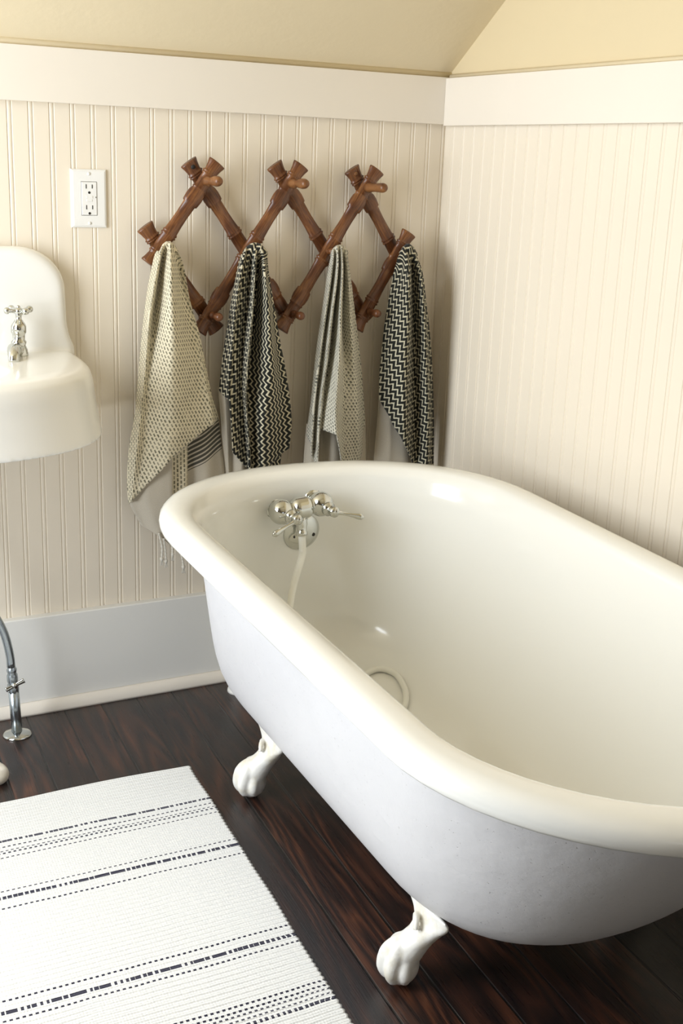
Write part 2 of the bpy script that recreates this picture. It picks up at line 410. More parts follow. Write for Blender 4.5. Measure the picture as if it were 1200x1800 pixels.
# sloped ceiling
bm = bmesh.new()
def slab(y0, y1):
    v = [bm.verts.new(p) for p in ((XL, y0, z_ceil(y0)), (0.0, y0, z_ceil(y0)), (0.0, y1, z_ceil(y1)), (XL, y1, z_ceil(y1)))]
    w = [bm.verts.new(q.co + Vector((0, 0, 0.1))) for q in v]
    bm.faces.new(v); bm.faces.new(w[::-1])
    for i in range(4): bm.faces.new((v[i], v[(i+1) % 4], w[(i+1) % 4], w[i]))
slab(0.0, RIDGE_Y); slab(RIDGE_Y, YF)
struct('ceiling', bm, M['yellow'])
# floor
bm = bmesh.new(); box(bm, (XL, YF, -0.04), (0.0, 0.0, 0.0)); struct('floor', bm, M['floor'])
# flat boards round the top of the wainscot, with the little cap strip under the ceiling
bm = bmesh.new(); box(bm, (XL, -0.019, Z_BAND), (0.0, 0.0, Z_TOP), 0.0012); struct('trim_1', bm, M['trim'])
bm = bmesh.new(); box(bm, (-0.019, YF, Z_BAND-0.003), (0.0, -0.019, Z_TOP-0.002), 0.0012); struct('trim_2', bm, M['trim'])
bm = bmesh.new()
lathe(bm, [(0, 0.0085), (2.3, 0.0085)], (XL, -0.006, 1.3935), (1, 0, 0), 12)
struct('trim_3', bm, M['yellow'], smooth=True)
bm = bmesh.new()
lathe(bm, [(0, 0.005), (3.98, 0.005)], (-0.006, YF, 1.390), (0, 1, 0), 10)
struct('trim_4', bm, M['yellow'], smooth=True)
# baseboards: tall plain board, small bevelled top, quarter round at the floor
def baseboard(name, axis, length):
    prof = [(0, 0), (0.019, 0), (0.019, Z_BASE-0.002), (0.0165, Z_BASE), (0, Z_BASE)]
    bm = bmesh.new(); e = []
    for s in (0.0, length):
        e.append([bm.verts.new((-s, -d, z) if axis == 'x' else (-d, -s, z)) for d, z in prof])
    for i in range(5): bm.faces.new((e[0][i], e[0][(i+1) % 5], e[1][(i+1) % 5], e[1][i]))
    bm.faces.new(e[0]); bm.faces.new(e[1][::-1]); struct(name, bm, M['base'])
baseboard('baseboard_back', 'x', 2.3); baseboard('baseboard_right', 'y', 4.0)
def quarter(name, axis, length, r=0.020):
    bm = bmesh.new(); e = []; n = 60
    prof = [(0.019, 0), (0.019+r, 0)] + [(0.019+r*math.cos(a), r*1.25*math.sin(a)) for a in [PI/2*k/8 for k in range(1, 9)]]
    for k in range(n+1):
        s = length*k/n; w = 0.0014*noise.noise(Vector((s*5, 3.1, 0)))
        e.append([bm.verts.new((-s, -d-(w if d > 0.02 else 0), z+(w if z > 0.01 else 0)) if axis == 'x' else (-d, -s, z)) for d, z in prof])
    m = len(prof)
    for a, b in zip(e, e[1:]):
        for i in range(m): bm.faces.new((a[i], a[(i+1) % m], b[(i+1) % m], b[i]))
    bm.faces.new(e[0]); bm.faces.new(e[-1][::-1]); struct(name, bm, M['trim'], smooth=True)
quarter('trim_5', 'x', 2.3); quarter('trim_6', 'y', 4.0)

# ================================================================= bathtub
TX, TYAW, TILT, Z_RIM = -0.4982, 0.0063, 0.0382, 0.5667
def tub_pt(x, y, z):
    dx, dy = x, y+0.90
    return Vector((TX + dx + TYAW*dy, -0.90 + dy - TYAW*dx, z + TILT*dy))
Y_FAR, Y_NEAR = -0.2607, -1.7168
def sgnpow(a, p): return math.copysign(abs(a)**p, a)
def loop(hw, yf, yn, bf, bn, z, nf=2.2, nn=1.9, NA=30, NS=14):
    """closed outline: far end arc, left side, near end arc, right side"""
    pts = []
    for k in range(NA+1):
        a = PI*k/NA; pts.append((hw*sgnpow(math.cos(a), 2/nf), (yf-bf)+bf*sgnpow(math.sin(a), 2/nf)))
    for k in range(1, NS): pts.append((-hw, (yf-bf)+((yn+bn)-(yf-bf))*k/NS))
    for k in range(NA+1):
        a = PI*k/NA; pts.append((-hw*sgnpow(math.cos(a), 2/nn), (yn+bn)-bn*sgnpow(math.sin(a), 2/nn)))
    for k in range(1, NS): pts.append((hw, (yn+bn)+((yf-bf)-(yn+bn))*k/NS))
    return [tub_pt(x, y, z) for x, y in pts]
HW = 0.385
def ring_stack(bm, loops, close_first=True, close_last=False):
    rings = [[bm.verts.new(p) for p in L] for L in loops]
    for A, B in zip(rings, rings[1:]):
        n = len(A)
        for k in range(n): bm.faces.new((A[k], A[(k+1) % n], B[(k+1) % n], B[k]))
    for flag, R in ((close_first, rings[0]), (close_last, rings[-1])):
        if flag:
            c = bm.verts.new(sum((v.co for v in R), Vector())/len(R))
            for k in range(len(R)): bm.faces.new((c, R[k], R[(k+1) % len(R)]))
def spline_table(rows, n):
    P = [Vector(r[:3]) for r in rows]; Q = [Vector(r[3:6]) for r in rows]; out = []
    for i in range(len(rows)-1):
        a, b, c, d = max(i-1, 0), i, i+1, min(i+2, len(rows)-1)
        for k in range(n):
            t = k/n; out.append(tuple(cr(P[a], P[b], P[c], P[d], t)) + tuple(cr(Q[a], Q[b], Q[c], Q[d], t)))
    out.append(tuple(P[-1]) + tuple(Q[-1])); return out
def shell_level(f, inset, depth, top):
    """one level of the cast shell: f runs from 0 under the rim to 1 at the bottom"""
    g = max(0.02, 1-f**9.87)**(1/3.22); yc = -0.972; d = top + f*(depth-top)
    hw = (0.385-inset-0.1126*f)*g; yf = yc+((-0.2610-inset+0.0732*f)-yc)*g; yn = yc+((-1.717+inset+0.3315*f)-yc)*g
    return hw, yf, yn, min(0.3594*hw/0.374, (yf-yn)/2.2), 0.35*(yf-yn)/1.434, Z_RIM-d, 2.2, 1.9+0.593*f
FS = [0.0, 0.1, 0.2, 0.3, 0.4, 0.5, 0.6, 0.68, 0.75, 0.81, 0.86, 0.90, 0.93, 0.955, 0.972, 0.985, 0.993, 0.998, 1.0]
INNER = [shell_level(f, 0.068+0.006*f, 0.447, 0.022) for f in FS]
tub = thing('bathtub', (TX, -0.9, 0), 'long white clawfoot bathtub with rolled rim, standing along the right wall', 'bathtub')
bm = bmesh.new()
L = [loop(*r) for r in reversed(INNER)]
rim = [(0.0655, -0.013), (0.061, -0.006), (0.054, -0.002), (0.042, 0.0), (0.028, 0.0), (0.016, -0.002), (0.007, -0.007), (0.0015, -0.014), (0.0, -0.022), (0.002, -0.030), (0.007, -0.0355), (0.016, -0.038), (0.034, -0.038), (0.056, -0.037)]
for i, z in rim: L.append(loop(0.3851-i, Y_FAR-i, Y_NEAR+i, 0.3385-i, 0.3564-i, Z_RIM+z))
ring_stack(bm, L)
part('basin', bm, M['enamel'], tub, label='glossy cream enamel inside and rolled rim')
bm = bmesh.new()
ring_stack(bm, [loop(*shell_level(f, 0.0604, 0.4664, 0.034)) for f in FS], False, True)
part('outer_shell', bm, M['tub_paint'], tub, label='matt white painted cast iron outside')
def make_foot():
    """cabriole leg with a paw on a ball; local frame: +X outwards from the tub, Z up, foot on z=0"""
    bm = bmesh.new()
    # wide plate against the shell narrowing down into the ankle and instep; sections: centre, half depth, half width
    secs = [((0.012, 0.140), 0.004, 0.058, 30), ((0.006, 0.130), 0.008, 0.058, 30), ((0.003, 0.118), 0.014, 0.047, 28), ((0.003, 0.105), 0.021, 0.035, 18),
            ((0.011, 0.091), 0.024, 0.029, 10), ((0.023, 0.077), 0.027, 0.027, 4), ((0.034, 0.060), 0.028, 0.027, 0), ((0.040, 0.040), 0.024, 0.026, 0), ((0.040, 0.020), 0.020, 0.022, 0)]
    rings = []
    for (cx, cz), hx, hy, tw in secs:
        ct, st = math.cos(math.radians(tw)), math.sin(math.radians(tw)); rings.append([])
        for k in range(24):
            x, y = hx*math.cos(2*PI*k/24), hy*math.sin(2*PI*k/24); rings[-1].append(bm.verts.new((cx + x*ct - y*st, x*st + y*ct, cz)))
    for A, B in zip(rings, rings[1:]):
        for k in range(24): bm.faces.new((A[k], A[(k+1) % 24], B[(k+1) % 24], B[k]))
    bm.faces.new(rings[0]); bm.faces.new(rings[-1][::-1])
    # ball and heel
    blob(bm, (0.043, 0, 0.034), (0.034, 0.029, 0.029), (0, 0, 1), (1, 0, 0), 24)
    # three toes in front with grooves between them
    for a, l, r0 in ((0, 0.048, 0.0140), (42, 0.044, 0.0130), (-42, 0.044, 0.0130), (84, 0.035, 0.0105), (-84, 0.035, 0.0105)):
        r = math.radians(a); d = Vector((math.cos(r), math.sin(r), 0)); o = Vector((0.034, 0, 0))
        tube(bm, [o + Vector((0, 0, 0.076)), o + d*0.016 + Vector((0, 0, 0.068)), o + d*(l-0.020) + Vector((0, 0, 0.054)), o + d*(l-r0) + Vector((0, 0, 0.030)), o + d*(l-r0-0.008) + Vector((0, 0, 0.014))],
             lambda f, r0=r0: r0*(1-0.22*abs(2*f-1)), 12, 22)
    # scroll on the knee
    tube(bm, [(0.024, 0.004+0.018*math.cos(t)*(1-t/9), 0.108+0.016*math.sin(t)*(1-t/9)) for t in [k*0.45 for k in range(14)]], 0.0052, 8, 50)
    me = bpy.data.meshes.new('foot'); bmesh.ops.recalc_face_normals(bm, faces=bm.faces); bm.to_mesh(me); bm.free(); me.materials.append(M['foot'])
    o = bpy.data.objects.new('foot', me); C.objects.link(o); fuse(o, 0.0024, 9, 0.5)
    z0 = min(v.co.z for v in o.data.vertices)
    for v in o.data.vertices: v.co.z -= z0
    return o
foot = make_foot()
for i, (fx, fy, ang) in enumerate(((-0.677, -1.172, 150), (-0.664, -0.570, 150), (-0.320, -1.172, 30), (-0.330, -0.570, 30))):
    f = foot if i == 0 else foot.copy()
    if i: C.objects.link(f)
    f.parent = tub; f.location = Vector((fx, fy, 0)) - Vector(tub.location); f.rotation_euler = (0, 0, math.radians(ang)); f.scale = (1, 1 if i < 2 else -1, 1)
# overflow plate on the far end, with its two screws
def far_wall(z):
    """inner face of the far end at height z and its outward normal, at the middle of the tub"""
    P_ = [tub_pt(0, r[1], r[5]) for r in INNER]
    for a, b in zip(P_, P_[1:]):
        if b.z <= z <= a.z:
            f = (z-b.z)/(a.z-b.z); return b.y+(a.y-b.y)*f, Vector((0, -1, (a.y-b.y)/(a.z-b.z))).normalized()
    return P_[0].y, Vector((0, -1, 0))
oy, on = far_wall(0.448); oc = Vector((-0.493, oy, 0.448))
bm = bmesh.new(); lathe(bm, [(-0.006, 0.0420), (0.0015, 0.0420), (0.0040, 0.0400), (0.0085, 0.032), (0.0125, 0.019), (0.0140, 0.008), (0.0142, 0.001)], oc, on, 36)
op = part('overflow_plate', bm, M['chrome'], tub, label='round chrome overflow plate on the far inside wall')
for sx in (-0.019, 0.024):
    bm = bmesh.new(); c = oc + Vector((sx, 0, -0.004)) + on*0.0092; lathe(bm, [(0, 0.0042), (0.0022, 0.0038), (0.0026, 0.001)], c, on, 12)
    part('screw', bm, M['slot'], tub, parent=op)
# drain
bm = bmesh.new(); lathe(bm, [(0, 0.026), (0.003, 0.026), (0.004, 0.021), (0.002, 0.017), (0.002, 0.001)], (TX+0.01, -0.540, 0.1345), (0, 0, 1), 28)
part('drain', bm, M['chrome'], tub)

# ================================================================= bath faucet (two valves, lever handles)
fy, fn = far_wall(0.525)
fau = thing('bath_faucet', (-0.515, fy, 0.520), 'chrome two-valve faucet with lever handles on the far inside wall of the tub', 'faucet')
A_ = Vector((-0.562, fy-0.036, 0.512)); B_ = Vector((-0.473, fy-0.036, 0.520)); ax = (B_-A_).normalized(); mid = (A_+B_)/2
bm = bmesh.new(); Lb = (B_-A_).length
prof = []
for k in range(61):
    s = -0.0262 + (Lb+0.0524)*k/60
    r = 0.0165
    for c, R in ((0.0, 0.0262), (Lb, 0.0262)):
        if abs(s-c) < R: r = max(r, math.sqrt(max(0, R*R-(s-c)**2)))
    if abs(s-Lb/2) < 0.021: r = max(r, 0.0232 - 9.0*max(0, abs(s-Lb/2)-0.010)**2*6)
    if s < 0: r = math.sqrt(max(1e-6, 0.0262**2 - s*s)) if s > -0.0262 else 0.0005
    if s > Lb: r = math.sqrt(max(1e-6, 0.0262**2 - (s-Lb)**2)) if s < Lb+0.0262 else 0.0005
    prof.append((s, r))
lathe(bm, prof, A_, ax, 28)
part('valve_body', bm, M['chrome'], fau)
for P in (A_, B_):
    bm = bmesh.new(); q = P + Vector((0, 0.036, 0)); lathe(bm, [(-0.006, 0.016), (0.010, 0.015), (0.030, 0.014)], q, (0, -1, 0), 20)
    lathe(bm, [(-0.004, 0.0225), (0.003, 0.0225), (0.006, 0.016)], q, (0, -1, 0), 24); part('wall_shank', bm, M['chrome'], fau)
bm = bmesh.new()
lathe(bm, [(0, 0.0150), (0.014, 0.0120), (0.020, 0.0125), (0.026, 0.0105), (0.034, 0.0100), (0.036, 0.0118), (0.043, 0.0118), (0.044, 0.0085), (0.0442, 0.001)], mid + Vector((0, 0.0, -0.014)), (0.0, -0.16, -1), 24)
part('spout', bm, M['chrome'], fau)
for P, d in ((A_, Vector((-0.93, -0.12, -0.40))), (B_, Vector((0.93, -0.28, -0.20)))):
    bm = bmesh.new(); hub = P + Vector((0.010 if P is A_ else 0.004, -0.020, -0.004)); n_ = Vector((0.25, -1, -0.1)).normalized()
    lathe(bm, [(0, 0.0145), (0.008, 0.0150), (0.011, 0.0105), (0.018, 0.0095), (0.021, 0.0120), (0.028, 0.0110), (0.031, 0.006), (0.0315, 0.001)], hub, n_, 22)
    st = part('valve_stem', bm, M['chrome'], fau)
    bm = bmesh.new(); d = d.normalized(); h0 = hub + n_*0.024
    tube(bm, [h0 - d*0.008, h0 + d*0.012, h0 + d*0.030, h0 + d*0.050, h0 + d*0.058], lambda f: 0.0088-0.0042*math.sin(PI*min(1, f*1.1))-0.0022*f, 14, 24, flat=0.8)
    blob(bm, h0 + d*0.058, (0.0052, 0.0052, 0.0046), d); blob(bm, h0, (0.0105, 0.0105, 0.006), n_)
    part('lever_handle', bm, M['chrome'], fau)
# white hose from the spout to the tub floor
sp = mid + Vector((0.0, -0.0075, -0.060))
hz = 0.149
pts = [sp + Vector((0, 0.001, 0.004)), sp + Vector((-0.002, -0.008, -0.03)), (-0.533, -0.392, 0.410), (-0.553, -0.404, 0.365), (-0.570, -0.425, 0.317), (-0.574, -0.445, 0.250), (-0.555, -0.470, 0.190), (-0.500, -0.480, 0.152),
       (-0.430, -0.462, hz), (-0.374, -0.450, 0.152), (-0.350, -0.480, 0.152), (-0.352, -0.520, 0.150), (-0.366, -0.560, 0.147), (-0.40, -0.60, 0.1425), (-0.45, -0.61, 0.142)]
from mathutils.bvhtree import BVHTree
basin_ob = [c for c in tub.children if c.name.startswith('basin')][0]; off = Vector(tub.location)
tree = BVHTree.FromPolygons([v.co + off for v in basin_ob.data.vertices], [tuple(p.vertices) for p in basin_ob.data.polygons])
path = resample(pts, 150)
for p in path[20:]:                       # let the hose lie on the enamel
    hit = tree.ray_cast(Vector((p.x, p.y, 0.50)), Vector((0, 0, -1)))[0]
    if hit and p.z < hit.z + 0.0075: p.z = hit.z + 0.0075
for k in range(3):
    for i in range(21, len(path)-1): path[i] = (path[i-1]+path[i]*2+path[i+1])/4
bm = bmesh.new(); tube(bm, path, lambda f: 0.0078-0.0012*min(1, f*3), 12, 150, smooth=False)
link('hose', bm, M['hose'], None, True, {'label': 'thin white hose hanging from the bath faucet spout and curling on the tub floor', 'category': 'hose'})

# ================================================================= accordion peg rack
MIDJ = [Vector((-0.706, 0, 1.016)), Vector((-0.517, 0, 1.017)), Vector((-0.325, 0, 1.013)), Vector((-0.137, 0, 1.006))]
TOPJ = [Vector((-0.611, 0, 1.147)), Vector((-0.416, 0, 1.147)), Vector((-0.229, 0, 1.143))]
BOTJ = [Vector((-0.600, 0, 0.871)), Vector((-0.408, 0, 0.869)), Vector((-0.217, 0, 0.870))]
Y_FRONT, Y_BACK = -0.049, -0.025
rack = thing('peg_rack', (-0.42, 0, 1.01), 'brown turned wood accordion peg rack of crossed slats on the back wall', 'coat rack')
def slat(joints, yy):
    bm = bmesh.new(); E = 0.046
    P = [j.copy() for j in joints]; d = (P[-1]-P[0]).normalized()
    Lt = (P[-1]-P[0]).length; js = [(p-P[0]).dot(d) for p in P]
    prof = [(-E, 0.0160), (-E+0.003, 0.0158), (-E+0.010, 0.0143), (-0.025, 0.0128), (-0.0215, 0.0130), (-0.020, 0.0147), (-0.018, 0.0147), (-0.0165, 0.0128), (-0.015, 0.0143), (-0.013, 0.0143), (-0.0115, 0.0122), (0.0, 0.0128)]
    for a, b in zip(js, js[1:]):
        g = b-a
        prof += [(a+0.012, 0.0122), (a+0.018, 0.0128), (a+0.0195, 0.0142), (a+0.0215, 0.0142), (a+0.023, 0.0132), (a+0.030, 0.0150), (a+0.040, 0.0157), (a+0.050, 0.0152), (a+0.056, 0.0147), (a+0.058, 0.0124),
                 (a+0.085, 0.0117), (b-0.055, 0.0120), (b-0.036, 0.0128), (b-0.033, 0.0144), (b-0.031, 0.0144), (b-0.029, 0.0130), (b-0.027, 0.0146), (b-0.0245, 0.0146), (b-0.023, 0.0128), (b, 0.0130)]
        # the bulge sits beside outer joints only, so mirror it for the last span
    l = js[-1]
    prof += [(l+0.0115, 0.0122), (l+0.013, 0.0143), (l+0.015, 0.0143), (l+0.0165, 0.0128), (l+0.018, 0.0147), (l+0.020, 0.0147), (l+0.0215, 0.0130), (l+0.025, 0.0128), (l+E-0.010, 0.0143), (l+E-0.003, 0.0158), (l+E, 0.0160)]
    if len(js) == 3:   # symmetrical about the middle joint
        m = js[1]; left = [(s, r) for s, r in prof if s <= m]; prof = left + [(2*m-s, r) for s, r in reversed(left[:-1])]
    o = Vector((P[0].x, yy, P[0].z))
    uvl = bm.loops.layers.uv.new('UVMap'); seed = random.random()*5
    lathe(bm, [(s, 0.0155 + (r-0.0131)*1.45) for s, r in prof], o, d, 24, 0.54, side=Vector((-d.z, 0, d.x)))
    for f in bm.faces:
        for lp in f.loops:
            s = (lp.vert.co-o).dot(d); w = (lp.vert.co-o).dot(Vector((-d.z, 0, d.x))); lp[uvl].uv = (s+seed, w+seed)
    return bm
def add_slat(joints, yy, hole=None):
    o = part('slat', slat(joints, yy), M['wood'], rack)
    if hole:
        bm = bmesh.new(); lathe(bm, [(0, 0.0048), (0.0014, 0.0045), (0.0018, 0.001)], hole[0], (0, -1, 0), 14); part('screw_hole' if hole[1] == 'slot' else 'screw', bm, M[hole[1]], rack, parent=o)
    return o
def end_of(a, b, e=0.034):   # a point near the tip beyond joint a
    d = (a-b).normalized(); q = a + d*e; return Vector((q.x, Y_BACK-0.0088, q.z))
add_slat([MIDJ[0], BOTJ[0]], Y_BACK)
add_slat([TOPJ[0], MIDJ[1], BOTJ[1]], Y_BACK, (end_of(TOPJ[0], MIDJ[1]), 'slot'))
add_slat([TOPJ[1], MIDJ[2], BOTJ[2]], Y_BACK)
add_slat([TOPJ[2], MIDJ[3]], Y_BACK, (end_of(TOPJ[2], MIDJ[3]), 'peg'))
add_slat([TOPJ[0], MIDJ[0]], Y_FRONT)
add_slat([TOPJ[1], MIDJ[1], BOTJ[0]], Y_FRONT)
add_slat([TOPJ[2], MIDJ[2], BOTJ[1]], Y_FRONT)
add_slat([MIDJ[3], BOTJ[2]], Y_FRONT)
def peg_prof(n):
    return [(0, 0.0095), (0.008, 0.0100), (0.012, 0.0098), (0.016, 0.0078), (0.020, 0.0072), (0.024, 0.0084), (0.030, 0.0100), (0.036, 0.0108), (0.042, 0.0104), (0.046, 0.0085), (0.0485, 0.005), (0.049, 0.0005)] if n else \
           [(0, 0.0105), (0.008, 0.0105), (0.012, 0.0092), (0.022, 0.0088), (0.030, 0.0096), (0.044, 0.0104), (0.048, 0.0092), (0.051, 0.006), (0.0515, 0.0005)]
for k, j in enumerate(TOPJ):
    bm = bmesh.new(); lathe(bm, [(s*1.42, r) for s, r in peg_prof(k != 2)], (j.x, Y_FRONT-0.006, j.z), (0.06, -1, 0.03), 22); part('peg', bm, M['peg'], rack)
for k, j in enumerate(BOTJ):
    bm = bmesh.new(); lathe(bm, [(s*0.95, r*0.86) for s, r in peg_prof(True)], (j.x+0.004, Y_FRONT-0.006, j.z), (0.04, -1, 0.0), 22); part('peg', bm, M['wood'], rack)
for k, j in enumerate(MIDJ):
    bm = bmesh.new(); lathe(bm, [(s*0.5, r*0.70) for s, r in peg_prof(True)], (j.x+0.004, Y_FRONT-0.004, j.z-0.008), (0, -1, 0.05), 18); part('peg', bm, M['wood'], rack)

